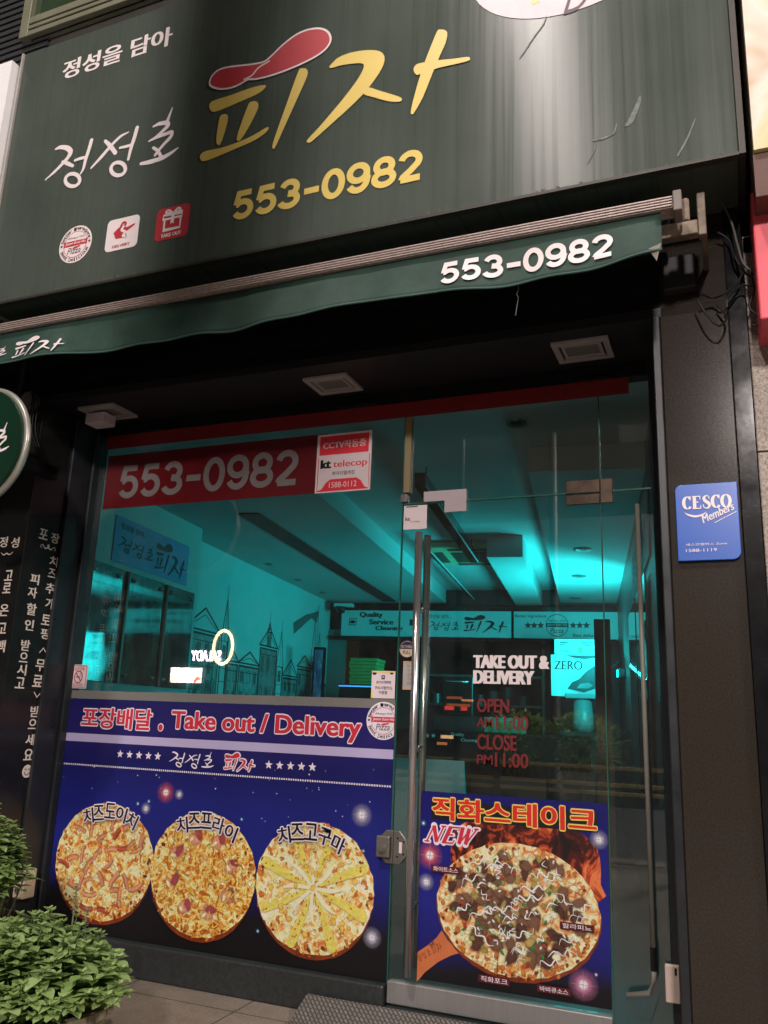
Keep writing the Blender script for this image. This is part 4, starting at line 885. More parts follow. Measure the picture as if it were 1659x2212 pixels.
# ---------------------------------------------------------------- soffit lights
sw = pm('white_light_frame', C(128, 122, 122, 1.6), .45, var=.08)
def soffit_light(pa, pb_, pc, label, dropped=False):
    A = atZ(*pa, 2.70); B_ = atZ(*pb_, 2.70); Cc = atZ(*pc, 2.70)
    cx, cy = (A.x + B_.x) / 2, (A.y + Cc.y) / 2; w = abs(B_.x - A.x) / 2; d = max(.10, abs(A.y - Cc.y) / 2)
    t = thing('recessed_light', (cx, cy, 2.69), label, 'ceiling light', 'square lights in the entrance soffit')
    m = MB()
    for x0, x1, y0, y1 in ((-w, w, -d, -d * .72), (-w, w, d * .72, d), (-w, -w * .78, -d * .719, d * .719), (w * .78, w, -d * .719, d * .719)): m.box((cx + x0, cy + y0, 2.684), (cx + x1, cy + y1, 2.699))
    m.build('frame', sw, t, bevel=.002)
    m = MB()
    for x0, x1, y0, y1 in ((-w * .7, w * .7, -d * .64, -d * .5), (-w * .7, w * .7, d * .5, d * .64), (-w * .7, -w * .58, -d * .499, d * .499), (w * .58, w * .7, -d * .499, d * .499)): m.box((cx + x0, cy + y0, 2.688), (cx + x1, cy + y1, 2.6985))
    m.build('inner_frame', sw, t)
    if dropped: MB().box((cx - w * .95, cy - d * .4, 2.625), (cx + w * .1, cy + d * .55, 2.6835)).build('hanging_lamp_box', pm('white_lamp_box', C(200, 185, 195, 1.1), .5), t, bevel=.004)
    MB().box((cx - w * .575, cy - d * .49, 2.692), (cx + w * .575, cy + d * .49, 2.6982)).build('diffuser', pm('grey_diffuser', C(110, 110, 104, 1.0), .4), t)
soffit_light((657.5, 819), (750, 805), (695, 845), 'unlit square light in the black soffit, above the middle of the window')
soffit_light((1190.5, 742.5), (1314.5, 726), (1208, 777), 'unlit square light in the black soffit, above the glass door')
soffit_light((174, 882), (252, 872), (200, 905), 'square soffit light hanging loose with its white box showing, above the banner', True)
# ---------------------------------------------------------------- posters on the glass
PY = -.0095; FG = front(PY)
def G(px, py): return P2(px, py, PY)
def poster_mat(name, stops, h, scale=1.3):
    m, t, b = nodes(name); b.inputs['Roughness'].default_value = .35; b.inputs['Specular IOR Level'].default_value = .4
    tc = N(t, 'TexCoord'); sx = N(t, 'SeparateXYZ'); t.links.new(tc.outputs['Object'], sx.inputs[0])
    n = N(t, 'TexNoise', Scale=scale, Detail=4, Distortion=.6); t.links.new(tc.outputs['Object'], n.inputs[0])
    ma = N(t, 'MapRange'); ma.inputs[2].default_value = h; t.links.new(sx.outputs[2], ma.inputs[0])
    ad = N(t, 'Math', operation='MULTIPLY_ADD'); ad.inputs[1].default_value = .22; t.links.new(n.outputs[0], ad.inputs[0]); 
    sb = N(t, 'Math', operation='SUBTRACT'); sb.inputs[1].default_value = .11; t.links.new(ma.outputs[0], sb.inputs[0]); t.links.new(sb.outputs[0], ad.inputs[2])
    r = ramp(t, stops, ad.outputs[0]); t.links.new(r.outputs[0], b.inputs['Base Color']); return m
def cheese(name, a, b_, c, d, sc=22):
    m, t, b = nodes(name); b.inputs['Roughness'].default_value = .4; tc = N(t, 'TexCoord')
    n = N(t, 'TexNoise', Scale=sc, Detail=7, Roughness=.62, Distortion=1.2); t.links.new(tc.outputs['Object'], n.inputs[0])
    r = ramp(t, [(.33, d), (.42, c), (.49, b_), (.57, a), (.68, a), (.80, b_)], n.outputs[0])
    n2 = N(t, 'TexVoronoi', Scale=sc * 1.4); t.links.new(tc.outputs['Object'], n2.inputs[0])
    n3 = N(t, 'TexNoise', Scale=sc * 5, Detail=5, Roughness=.7); t.links.new(tc.outputs['Object'], n3.inputs[0])
    r3 = ramp(t, [(.3, (.62, .5, .36)), (.5, (1, 1, 1)), (.68, (1.0, 1.0, .95))], n3.outputs[0]); mx3 = N(t, 'Mix', data_type='RGBA', blend_type='MULTIPLY'); mx3.inputs[0].default_value = .8
    t.links.new(r.outputs[0], mx3.inputs[6]); t.links.new(r3.outputs[0], mx3.inputs[7]); r = mx3
    r2 = ramp(t, [(.0, (.55, .3, .12)), (.16, (1, 1, 1))], n2.outputs['Distance'])
    mx = N(t, 'Mix', data_type='RGBA', blend_type='MULTIPLY'); mx.inputs[0].default_value = .35
    t.links.new(r.outputs[2], mx.inputs[6]); t.links.new(r2.outputs[0], mx.inputs[7]); t.links.new(mx.outputs[2], b.inputs['Base Color']); return m
blk = pm('poster_black', (.008, .007, .009, 1), .4, var=0); pw = pm('poster_white', C(225, 212, 222, 1.15), .4, var=0); pr = pm('poster_red', C(190, 42, 62, 1.2), .4, var=0)
lil = pm('poster_lilac', C(178, 168, 205, 1.1), .4, var=0); grayf = pm('frosted_grey_film', C(118, 116, 112, 1.0), .6, var=.05)
navy = C(27, 26, 96, 1.15); blue2 = C(34, 40, 122, 1.15)
p1 = poster_mat('night_sky_print', [(.0, (.008, .007, .008)), (.15, (.010, .009, .012)), (.25, C(24, 24, 88)), (.36, C(30, 34, 112)), (.55, C(27, 32, 110)), (.72, C(22, 22, 84)), (.86, C(34, 28, 92)), (1, C(27, 24, 84))], 1.10)
z1 = G(140, 1508)[1]; PX0 = XL + .028; PX1 = -.007; PZ0 = .100
post = thing('window_poster', ((PX0 + PX1) / 2, PY, PZ0), 'wide dark blue poster of three round pizzas covering the lower shop window', 'poster')
MB().box((PX0, PY, PZ0), (PX1, PY + .002, z1)).build('sheet', p1, post)
MB().box((PX0, PY, z1 + .001), (PX1, PY + .002, z1 + .042)).build('top_band', grayf, post)
zs = G(130.3, 1581.6)[1]
m = MB(); m.rect(PX0, zs - .040, PX1, zs, FG, .001, 0)
zd = G(123.3, 1648)[1]
for i in range(150): x = PX0 + .01 + (PX1 - PX0 - .02) * i / 149; m.rect(x - .0035, zd - .004, x + .0035, zd + .004, FG, .001, 1)
m.build('stripe', [lil, pw], post)
g2 = lambda x, y: (54.9 + .496 * x, 1426.4 + .496 * y)
m = MB()
zb = G(*g2(480, 303))[1]; zt = G(*g2(480, 212))[1]; m.text('포장배달', G(*g2(247, 250))[0], zb, G(*g2(552, 250))[0], zt, FG, .001, 1, bold=.018, smear=.0015, halo=.006, hmi=0); m.mark()
m.disc(G(*g2(590, 287))[0], zb + .018, .013, .015, FG, .0024, 1); m.disc(G(*g2(590, 287))[0], zb + .018, .018, .02, FG, .001, 0)
zb = G(*g2(1430, 360))[1]; zt = G(*g2(1095, 236))[1]; m.text('Take out / Delivery', G(*g2(638, 265))[0], zb, G(*g2(1462, 290))[0], zt, FG, .001, 1, bold=.016, smear=.0025, halo=.0065, hmi=0)
m.build('title_lettering', [pw, pr], post)
m = MB()
for x0, y0, x1, y1 in ((413, 408, 577, 418), (1060, 455, 1250, 465)):
    for i in range(5): p = G(*g2(x0 + (x1 - x0) * i / 4, y0 + (y1 - y0) * i / 4)); m.star(p[0], p[1], .021, FG, .001, 0)
    m.mark()
a = G(*g2(625, 462)); b2 = G(*g2(825, 400)); logo_name(m, (*a, *b2), FG, .001, 0, 1.25); m.mark()
a = G(*g2(865, 478)); b2 = G(*g2(1003, 408)); logo_pizza(m, (*a, *b2), FG, .001, 1, 1, None, 0, .005)
m.build('logo_lettering', [pw, pr], post)
m = MB(); a = G(828.7, 1557); badge(m, a[0], a[1], .082, FG, .0012, 0, 1, 2, clip=PX1); m.build('round_emblem', [pw, pr, blk], post)
g3 = lambda x, y: (54.9 + .496 * x, 1645.8 + .496 * y)
NV = tuple(blue2[:3]); VC = softcol()
def glows(lst, conv, par, F_=FG, Gf=G, nv=NV):
    m = MB(); lst = sorted(lst, key=lambda q: -q[2])
    for i_, (x, y, r, c) in enumerate(lst):
        if i_ and r > 9: m.mark()
        if r <= 9 and lst[i_ - 1][2] > 9: m.build('star_glow', VC, par); m = MB()
        p = Gf(*conv(x, y)); R_ = r * .00145
        m.glow(p[0], p[1], R_, F_, .0008, (.85, .82, .85), c, nv, 0)
        if r > 9:
            for k in range(2):
                d = ((R_ * .95, R_ * .04), (R_ * .04, R_ * .95))[k]; m.add([F_(p[0] - d[0], p[1], .0012 + k * 1e-4), F_(p[0], p[1] - d[1], .0012 + k * 1e-4), F_(p[0] + d[0], p[1], .0012 + k * 1e-4), F_(p[0], p[1] + d[1], .0012 + k * 1e-4)], [(0, 1, 2, 3)], 0, [(.6, .58, .75, .0), (.6, .58, .75, .55), (.6, .58, .75, 0), (.6, .58, .75, .55)] if 0 else [(.6, .58, .75, .35)] * 4)
    tag(m.build('faint_stars', VC, par), kind='stuff')
W_ = (.55, .52, .68); Rd = (.72, .12, .18); Bl = (.18, .45, .7)
tiny = [(rng.uniform(140, 1560), rng.uniform(20, 260), rng.uniform(2, 4.5), rng.choice((W_, Bl))) for _ in range(34)]
glows([(612, 133, 36, Rd), (670, 142, 18, W_), (525, 203, 20, W_), (1465, 232, 34, W_), (1510, 765, 30, W_), (490, 182, 8, Bl), (538, 172, 8, Bl), (942, 250, 7, Bl), (1472, 388, 7, Bl), (1012, 737, 7, Bl), (300, 20, 6, W_)] + tiny, g3, post)
crust = pm('pizza_crust_print', C(196, 118, 44, 1.1), .45, var=.4, vs=30); burnt = pm('burnt_crust_print', C(120, 48, 20, 1.1), .45, var=.4, vs=25)
ch1 = cheese('cheese_print', C(246, 226, 170), C(236, 190, 110), C(206, 128, 60), C(172, 80, 36))
ch2 = cheese('golden_cheese_print', C(246, 226, 158), C(232, 182, 88), C(190, 112, 40), C(150, 66, 28), 26)
ch3 = cheese('white_cheese_print', C(248, 236, 190), C(244, 216, 150), C(222, 160, 92), C(196, 104, 60), 18)
saus = pm('sausage_print', C(208, 126, 88, 1.1), .4, var=.25, vs=40); saus2 = pm('dark_sausage_print', C(166, 58, 40, 1.1), .4, var=.2, vs=40)
ham = pm('ham_print', C(208, 138, 116, 1.1), .4, var=.3, vs=30); ham2 = pm('red_ham_print', C(158, 66, 70, 1.1), .4, var=.2, vs=30)
corn = pm('yellow_corn_print', C(232, 182, 70, 1.1), .4, var=.2, vs=30); herb = pm('green_herb_print', C(112, 128, 62, 1.1), .4, var=.25, vs=30)
mousse = pm('yellow_mousse_print', C(222, 204, 98, 1.1), .4, var=.22, vs=60); cream = pm('cream_print', C(240, 226, 190, 1.1), .4, var=.06)
FOOD = softcol()
def fc(r, g, b_, k=1.1): return C(r, g, b_, k)[:3]
INK = {0: fc(196, 118, 44), 1: fc(120, 48, 20), 3: fc(204, 138, 104), 4: fc(174, 78, 56), 5: fc(210, 142, 120), 6: fc(160, 72, 74), 7: fc(232, 186, 84), 8: fc(116, 130, 66), 9: fc(222, 202, 82), 12: fc(240, 220, 168), 13: fc(228, 178, 96), 10: fc(243, 230, 196), 11: fc(190, 106, 44)}
spot = pm('brown_spot_print', C(190, 104, 40, 1.1), .4, var=.3, vs=50)
PMATS = [crust, burnt, None, FOOD]
def jit(c, r_, a=.13): k = r_.uniform(1 - a, 1 + a); return tuple(q * k for q in c)
def spread(i, n, r0, rr_): q = math.sqrt((i + .5) / n) * r0; t = i * 2.39996 + rr_.uniform(-.25, .25); return q * math.cos(t) + rr_.uniform(-.03, .03), q * math.sin(t) + rr_.uniform(-.03, .03)
def inside(r0, rr_): t = rr_.uniform(0, 2 * math.pi); q = math.sqrt(rr_.uniform(0, 1)) * r0; return q * math.cos(t), q * math.sin(t)
def pizza(x, y, x0, x1, y0, y1, kind, base, o):
    c = G(*g3(x, y)); rx = (G(*g3(x1, y))[0] - G(*g3(x0, y))[0]) / 2; cx = (G(*g3(x1, y))[0] + G(*g3(x0, y))[0]) / 2
    zt, zb = G(*g3(x, y0))[1], G(*g3(x, y1))[1]; rz = (zt - zb) / 2; cz = (zt + zb) / 2
    rr_ = random.Random(kind * 7 + 1); m = MB(); cnt = [0]
    def oo(): cnt[0] += 1; return o + .0012 + cnt[0] * 5e-6
    m.disc(cx, cz - rz * .035, rx * .985, rz, FG, o, 1, 60, .006); m.disc(cx, cz + .003, rx * .99, rz * .975, FG, o + .0006, 2, 70, .012)
    P = lambda u, v: (cx + u * rx, cz + v * rz)
    def blob(u, v, r, mi, el=.7):
        a = rr_.uniform(0, 6.3); n = 8; ca, sa = math.cos(a), math.sin(a); pts = []
        for i in range(n):
            t = 2 * math.pi * i / n; k = r * rr_.uniform(.75, 1.2); p, q_ = k * math.cos(t), k * el * math.sin(t); pts.append((cx + u * rx + p * ca - q_ * sa, cz + v * rz + p * sa + q_ * ca))
        m.soft(pts, FG, oo(), jit(INK[mi], rr_), 3)
    def sausage(u, v, mi, L, w):
        a = rr_.uniform(0, 6.3); bend = rr_.uniform(.6, 1.4) * rr_.choice((-1, 1)); pts = []
        for i in range(5): s_ = (i / 4 - .5); ang = a + bend * s_ * 1.6; pts.append((cx + u * rx + L * s_ * math.cos(a) - bend * L * .5 * (s_ * s_) * math.sin(a), cz + v * rz + L * s_ * math.sin(a) + bend * L * .5 * s_ * s_ * math.cos(a), w))
        pts = [pts[0]] + [tuple((Vector(pts[i]) * (1 - q) + Vector(pts[i + 1]) * q)) for i in range(4) for q in (.15, .5, .85)] + [pts[4]]
        m.softstroke(pts, FG, oo(), jit(INK[mi], rr_), 3)
    for _ in range(260): u, v = inside(.93, rr_); blob(u, v, rr_.uniform(.005, .017), rr_.choice((7, 12, 12, 13, 0, 12, 11) if kind != 2 else (7, 13, 13, 11, 0, 12, 7)), rr_.uniform(.35, .9))
    for _ in range(90): u, v = inside(.9, rr_); blob(u, v, rr_.uniform(.004, .012), rr_.choice((7, 12, 11, 11, 0)))
    for _ in range(70):
        t = rr_.uniform(0, 6.3); q = rr_.uniform(.86, .99); blob(q * math.cos(t), q * math.sin(t), rr_.uniform(.006, .014), rr_.choice((0, 11, 1)))
    if kind == 1:
        for _ in range(40): u, v = inside(.88, rr_); blob(u, v, rr_.uniform(.008, .02), 12)
        for i in range(30):
            u, v = spread(i, 30, .86, rr_); sausage(u, v, 3 if rr_.random() < .72 else 4, rr_.uniform(.06, .088), rr_.uniform(.020, .028))
        for _ in range(30): u, v = inside(.88, rr_); blob(u, v, .009, 7)
        for _ in range(16): u, v = inside(.85, rr_); blob(u, v, .010, 8, .3)
    if kind == 2:
        for i in range(8):
            t = i * math.pi / 4 + .3; u, v = .58 * math.cos(t), .6 * math.sin(t); blob(u, v, .044, 5, .8); blob(u + .06, v + .06, .034, 6, .6); blob(u - .06, v - .03, .022, 12, .5)
        for _ in range(60): u, v = inside(.85, rr_); sausage(u, v, rr_.choice((7, 11, 7)), .04, .006)
        for _ in range(20): u, v = inside(.85, rr_); blob(u, v, .013, 8, .25)
        for _ in range(14): u, v = inside(.8, rr_); blob(u, v, .02, 13, .6)
    if kind == 3:
        for i in range(8):
            t = i * math.pi / 4 + .42; m.stroke([(*P(.14 * math.cos(t), .14 * math.sin(t)), .012), (*P(.5 * math.cos(t + .03), .5 * math.sin(t + .03)), .034), (*P(.88 * math.cos(t), .88 * math.sin(t)), .046)], 0, FG, oo() , 4, smooth=4)
            t += math.pi / 8; m.stroke([(*P(.03 * math.cos(t), .03 * math.sin(t)), .012), (*P(.3 * math.cos(t - .06), .3 * math.sin(t - .06)), .02), (*P(.5 * math.cos(t + .04), .5 * math.sin(t + .04)), .008)], 0, FG, oo(), 5, smooth=4)
        cnt[0] += 60
        for _ in range(46): t = rr_.randrange(8) * math.pi / 4 + .42; q = rr_.uniform(.2, .9); blob(q * math.cos(t + rr_.uniform(-.06, .06)), q * math.sin(t + rr_.uniform(-.06, .06)), .006, 11)
        for _ in range(20): u, v = inside(.8, rr_); blob(u, v, .017, 7, .8)
        for _ in range(16): u, v = inside(.85, rr_); blob(u, v, .015, 10, .4)
    ms = list(PMATS) + [mousse, cream]; ms[2] = base; m.build('pizza_picture', ms, post)
pizza(345, 440, 130, 560, 175, 705, 1, ch1, .0014)
pizza(1262, 560, 1000, 1522, 258, 855, 3, ch3, .0016)
pizza(775, 495, 545, 1008, 213, 778, 2, ch2, .0062)
m = MB()
for ch, x, y, rot in (('치', 282, 235, .25), ('즈', 327, 220, .12), ('도', 377, 212, 0), ('이', 425, 228, -.2), ('치', 470, 255, -.4), ('치', 690, 275, .2), ('즈', 742, 255, .1), ('프', 795, 255, 0), ('라', 848, 275, -.2), ('이', 900, 308, -.35), ('치', 1133, 318, .22), ('즈', 1190, 303, .1), ('고', 1250, 303, 0), ('구', 1310, 324, -.2), ('마', 1368, 358, -.38)):
    p = G(*g3(x, y)); w = .032; m.text(ch, p[0] - w, p[1] - .036, p[0] + w, p[1] + .036, FG, .0125, 0, bold=.012, smear=.001, halo=.0055, hmi=1, rot=rot)
    if (ch, x) in (('치', 470), ('이', 900)): m.mark()
m.build('pizza_name_lettering', [blk, pw], post)
# ---------------------------------------------------------------- poster on the door
PY2 = -.0095
D2 = lambda x, y: (768 + .3968 * x, 1673 + .3968 * y)
gd = lambda x, y: G(*D2(x, y))
p2 = poster_mat('door_poster_print', [(.0, (.008, .007, .008)), (.07, (.010, .009, .014)), (.2, C(26, 26, 98)), (.4, C(30, 32, 116)), (.7, C(26, 28, 112)), (1, C(20, 20, 92))], .68, 2)
a = G(910, 1708); b2 = G(1316, 1738.7); bz = .135
dp = thing('door_poster', ((a[0] + b2[0]) / 2, PY, bz), 'blue poster of a steak pizza over flames on the lower glass door', 'poster')
DX0, DX1, DZ1 = a[0] - .0, .897, a[1]
MB().box((DX0, PY, bz), (DX1, PY + .002, DZ1)).build('sheet', p2, dp)
fm, t, b = nodes('flame_print'); b.inputs['Roughness'].default_value = .4
tc = N(t, 'TexCoord'); mp = N(t, 'Mapping'); mp.inputs['Scale'].default_value = (1.5, 1, .75); t.links.new(tc.outputs['Object'], mp.inputs[0])
n = N(t, 'TexNoise', Scale=10, Detail=7, Roughness=.62, Distortion=1.3); t.links.new(mp.outputs[0], n.inputs[0])
r1 = ramp(t, [(.36, (.008, .005, .006)), (.48, C(70, 18, 14)), (.56, C(178, 70, 36)), (.64, C(222, 120, 70)), (.74, C(120, 40, 26))], n.outputs[0]); t.links.new(r1.outputs[0], b.inputs['Base Color'])
m = MB(); fl = [(520, 480), (522, 380), (540, 300), (620, 250), (700, 225), (900, 235), (1100, 270), (1200, 300), (1300, 380), (1332, 470), (1335, 600), (1330, 690), (900, 760), (560, 600)]
m.poly(smooth_poly([gd(*p) for p in fl], 3), FG, .0006, 0); m.build('flame_picture', fm, dp)
m = MB(); zt = gd(430, 122)[1]; zb = gd(425, 243)[1]; xa = gd(420, 180)[0]; xb = gd(1310, 245)[0]
m.rect(xa - .004, zb + .002, xb + .006, zt - .016, FG, .0012, 2)
m.text('직화스테이크', xa, zb, xb, zt, FG, .0018, 0, bold=.018, smear=.002, halo=.0055, hmi=1)
m.build('title_lettering', [pm('bright_red_print', C(200, 40, 32, 1.2), .4, var=0), pm('yellow_print', C(236, 200, 100, 1.15), .4, var=0), blk], dp)
# NEW drawn with a broad pen
m = MB(); xa = gd(385, 330)[0]; xb = gd(655, 340)[0]; zb = gd(400, 362)[1]; zt = gd(430, 278)[1]
def nw(pts, dx): return [(xa + (xb - xa) * (p[0] + p[1] * .14), zb + (zt - zb) * p[1]) for p in pts]
NEW = [([(.02, 0), (.02, 1)], .006), ([(.02, 1), (.22, 0)], .017), ([(.22, 0), (.22, 1)], .006), ([(-.03, 0), (.07, 0)], .006), ([(.17, 1), (.27, 1)], .006),
       ([(.36, 0), (.36, 1)], .016), ([(.32, 0), (.54, 0), (.55, .2)], .006), ([(.32, 1), (.54, 1), (.55, .8)], .006), ([(.36, .52), (.48, .52)], .006),
       ([(.60, 1), (.67, 0)], .016), ([(.67, 0), (.75, .9)], .006), ([(.73, 1), (.80, 0)], .016), ([(.80, 0), (.88, 1)], .006), ([(.55, 1), (.64, 1)], .006), ([(.83, 1), (.92, 1)], .006)]
for i, (pts, w) in enumerate(NEW): m.stroke(nw(pts, 0), w + .011, FG, .0010 + i * 3e-5, 1, smooth=1)
for i, (pts, w) in enumerate(NEW): m.stroke(nw(pts, 0), w, FG, .0022 + i * 3e-5, 0, smooth=1, cap=False)
m.build('new_lettering', [pr, pw], dp)
# paddle and steak pizza
m = MB(); hp = [(470, 848), (500, 900), (545, 945), (590, 965), (520, 985), (450, 1020), (380, 1075), (331, 1128), (331, 966), (400, 925), (440, 890)]
def cl(p): return (max(p[0], DX0 + .001), p[1])
m.poly([cl(gd(*p)) for p in hp], FG, .0008, 0); a = gd(338, 1010); b2 = gd(500, 935)
ca = math.atan2(gd(500, 935)[1] - gd(338, 1020)[1], gd(500, 935)[0] - gd(338, 1020)[0])
def FR(a_, b_, o=0, c_=gd(340, 1022)): ca_, sa_ = math.cos(ca), math.sin(ca); return FG(c_[0] + a_ * ca_ - b_ * sa_, c_[1] + a_ * sa_ + b_ * ca_, o)
logo_name(m, (.0, .0, .07, .03), FR, .0016, 1, 1.2); logo_pizza(m, (.078, -.002, .125, .045), FR, .0016, 1, 1)
m.build('paddle_picture', [pm('wood_paddle_print', C(196, 110, 66, 1.1), .4, var=.15, vs=8), pm('burnt_brown_print', C(120, 62, 36), .5)], dp)
beef = pm('brown_beef_print', C(122, 88, 68, 1.1), .35, var=.5, vs=60); beef2 = pm('dark_beef_print', C(92, 58, 48, 1.1), .35, var=.5, vs=60); pick = pm('olive_pickle_print', C(168, 146, 84, 1.1), .4, var=.3, vs=60); pep = pm('green_pepper_print', C(58, 122, 66, 1.1), .4, var=.25, vs=60); sauce = pm('white_sauce_print', C(240, 226, 222, 1.15), .35, var=.05); tomato = pm('red_sauce_print', C(160, 60, 46, 1.1), .4, var=.3, vs=40)
INK2 = dict(INK); INK2.update({3: fc(118, 84, 64), 4: fc(84, 52, 42), 5: fc(170, 148, 86), 6: fc(58, 122, 66), 7: fc(160, 62, 48), 8: fc(150, 140, 74), 9: fc(240, 226, 190), 10: fc(240, 228, 222), 11: fc(190, 110, 52)})
ch4 = cheese('toasted_cheese_print', C(246, 222, 176), C(234, 186, 128), C(206, 130, 80), C(160, 78, 44), 20)
m = MB(); cx = (gd(440, 745)[0] + gd(1337, 745)[0]) / 2; rx = (gd(1337, 745)[0] - gd(440, 745)[0]) / 2; zt = gd(800, 368)[1]; zb = gd(900, 1128)[1]; cz = (zt + zb) / 2; rz = (zt - zb) / 2; r_ = random.Random(21); k_ = [0]
def oo(): k_[0] += 1; return .0030 + k_[0] * 5e-6
m.disc(cx, cz - .004, rx, rz, FG, .0016, 1, 80, .008); m.disc(cx, cz + .006, rx * .99, rz * .98, FG, .0022, 2, 80, .012)
def blob(u, v, r, mi, el=.7):
    a = r_.uniform(0, 6.3); n = 9; ca_, sa_ = math.cos(a), math.sin(a); pts = []
    for i in range(n):
        t = 2 * math.pi * i / n; k = r * r_.uniform(.7, 1.25); p, q_ = k * math.cos(t), k * el * math.sin(t); pts.append((cx + u * rx + p * ca_ - q_ * sa_, cz + v * rz + p * sa_ + q_ * ca_))
    m.soft(pts, FG, oo(), jit(INK2[mi], r_), 3)
for _ in range(320): u, v = inside(.93, r_); blob(u, v, r_.uniform(.005, .020), r_.choice((0, 11, 12, 12, 13, 12, 12)))
for _ in range(90): t = r_.uniform(0, 6.3); q = r_.uniform(.86, .99); blob(q * math.cos(t), q * math.sin(t), r_.uniform(.006, .013), r_.choice((0, 11, 1)))
for i_ in range(135):
    u, v = spread(i_, 135, .82, r_); v += .06; s_ = 1.25 - .45 * (v + 1) / 2; kind = r_.choice((3, 3, 3, 4, 4, 5, 5, 8, 9)); blob(u, v, {3: .034, 4: .030, 5: .022, 8: .014, 9: .02}[kind] * s_, kind, .75)
    if kind == 3 and r_.random() < .5: blob(u + .015, v + .03, .009, 10, .5)
for _ in range(30): u, v = inside(.8, r_); blob(u, v, .012, 6, .5)
for _ in range(12): u, v = inside(.85, r_); blob(u, v, .014, 7, .6)
for i in range(54):
    u, v = inside(.82, r_); v += .04; a = r_.uniform(.2, .9) + (r_.random() < .2) * 1.4; L = r_.uniform(.03, .07); pts = []; sg = 1
    for j in range(r_.randint(3, 6)):
        s_ = j * L * .45; sg = -sg; pts.append((cx + u * rx + s_ * math.cos(a) - sg * .008 * math.sin(a) + r_.uniform(-.006, .006), cz + v * rz + s_ * math.sin(a) * .6 + sg * .010 * math.cos(a), r_.uniform(.0025, .0075)))
    pts[0] = (*pts[0][:2], .001); pts[-1] = (*pts[-1][:2], .001)
    if all(((p[0] - cx) / rx) ** 2 + ((p[1] - cz) / rz) ** 2 < .88 for p in pts): m.stroke(pts, 0, FG, oo() + .0003, 4, smooth=4, cap=False)
    k_[0] += 4
for _ in range(24): u, v = inside(.8, r_); blob(u, v, r_.uniform(.006, .012), 10, .4)
m.build('pizza_picture', [crust, burnt, ch4, FOOD, sauce], dp)
m = MB(); mar = 0
for (x0, y0, x1, y1), s_ in (((415, 497, 575, 535), '화이트소스'), ((1115, 808, 1302, 848), '할라피뇨'), ((672, 1095, 845, 1138), '직화포크'), ((992, 1150, 1176, 1192), '바비큐소스')):
    xa, xb = gd(x0, (y0 + y1) / 2)[0], gd(x1, (y0 + y1) / 2)[0]; xm = (x0 + x1) / 2; zt, zb = gd(xm, y0)[1], gd(xm, y1)[1]
    m.rect(xa, zb, xb, zt, FG, .0105, 0); m.text(s_, xa + (xb - xa) * .08, zb + .004, xb - (xb - xa) * .08, zt - .004, FG, .0110, 1, bold=.008); m.mark()
for x, y0, y1 in ((775, 985, 1090), (1012, 1040, 1150), (1135, 740, 800)): a = gd(x, y0); b2 = gd(x, y1); m.rect(a[0] - .0012, b2[1], a[0] + .0012, a[1], FG, .0100, 2)
m.build('caption_lettering', [pm('maroon_print', C(84, 22, 26, 1.1), .4, var=0), pw, blk], dp)
glows([(405, 440, 40, Rd), (385, 585, 24, W_), (1325, 355, 26, W_), (1240, 1145, 40, (.7, .25, .45)), (370, 265, 9, Bl), (1310, 1090, 6, W_)], D2, dp)
# ---------------------------------------------------------------- lettering and stickers on the glass
tt = lambda x, y: G(768 + .3968 * x, 1371.5 + .3968 * y)
m = MB()
for s_, bl, tr in (('TAKE OUT &', (645, 181), (1050, 112)), ('DELIVERY', (645, 265), (970, 197))):
    a, b2 = tt(*bl), tt(*tr); m.text(s_, a[0], a[1], b2[0], b2[1], FG, .0006, 0, bold=.016, smear=.0042); m.mark()
a = tt(812, 265)
t = thing('take_out_lettering', (a[0], PY, a[1]), 'bold white TAKE OUT and DELIVERY lettering stuck on the glass door', 'lettering')
m.build('words', wht, t)
m = MB()
for s_, bl, tr, sm in (('OPEN', (662, 420), (835, 350), .0016), ('AM', (662, 500), (746, 452), .001), ('11:00', (765, 514), (940, 445), .0012), ('CLOSE', (662, 622), (876, 548), .0016), ('PM', (662, 702), (746, 655), .001), ('11:00', (760, 717), (940, 648), .0012)):
    a, b2 = tt(*bl), tt(*tr); m.text(s_, a[0], a[1], b2[0], b2[1], FG, .0006, 0, bold=.012, smear=sm); m.mark()
a = tt(800, 717); t = thing('opening_hours_lettering', (a[0], PY, a[1]), 'dark red opening hours lettering stuck on the glass door', 'lettering')
m.build('words', pm('dark_red_lettering', C(112, 22, 26, 1.0), .5, var=.1), t)
# red phone banner at the top of the window
c5 = lambda x, y: G(.3307 * x, 877.8 + .3307 * y); c6 = lambda x, y: G(548.6 + .3307 * x, 877.8 + .3307 * y)
zt = c5(700, 328)[1]; zb = c5(668, 672)[1]; xa = c5(690, 500)[0]; xb = c6(475, 520)[0] - .01
t = thing('phone_banner', ((xa + xb) / 2, PY, zb), 'dark red banner with large pale phone number at the top of the window', 'banner')
MB().box((xa, PY, zb), (xb, PY + .002, zt)).build('sheet', pm('deep_red_film', C(92, 11, 20, 1.1), .4, var=.1), t)
x0, z0, x1, z1_ = *c5(765, 606), *c6(305, 278); m = MB(); phone(m, x0, z0, x1, z1_, FG, .001, 0, .16); m.build('phone_number', pm('greyish_white_film', C(122, 116, 116, 1.0), .4), t)
def sticker(name, bl, tr, label, build, mats, oy=0):
    Fq = front(PY - oy); a = bl; b2 = tr
    t = thing(name, ((a[0] + b2[0]) / 2, PY - oy, a[1]), label, 'sticker')
    MB().box((a[0], PY - oy, a[1]), (b2[0], PY - oy + .0015, b2[1])).build('sheet', mats[0], t)
    m = MB(); X = lambda u, v: (a[0] + (b2[0] - a[0]) * u, a[1] + (b2[1] - a[1]) * v); build(m, X, Fq, b2[0] - a[0], b2[1] - a[1]); m.build('print', mats, t)
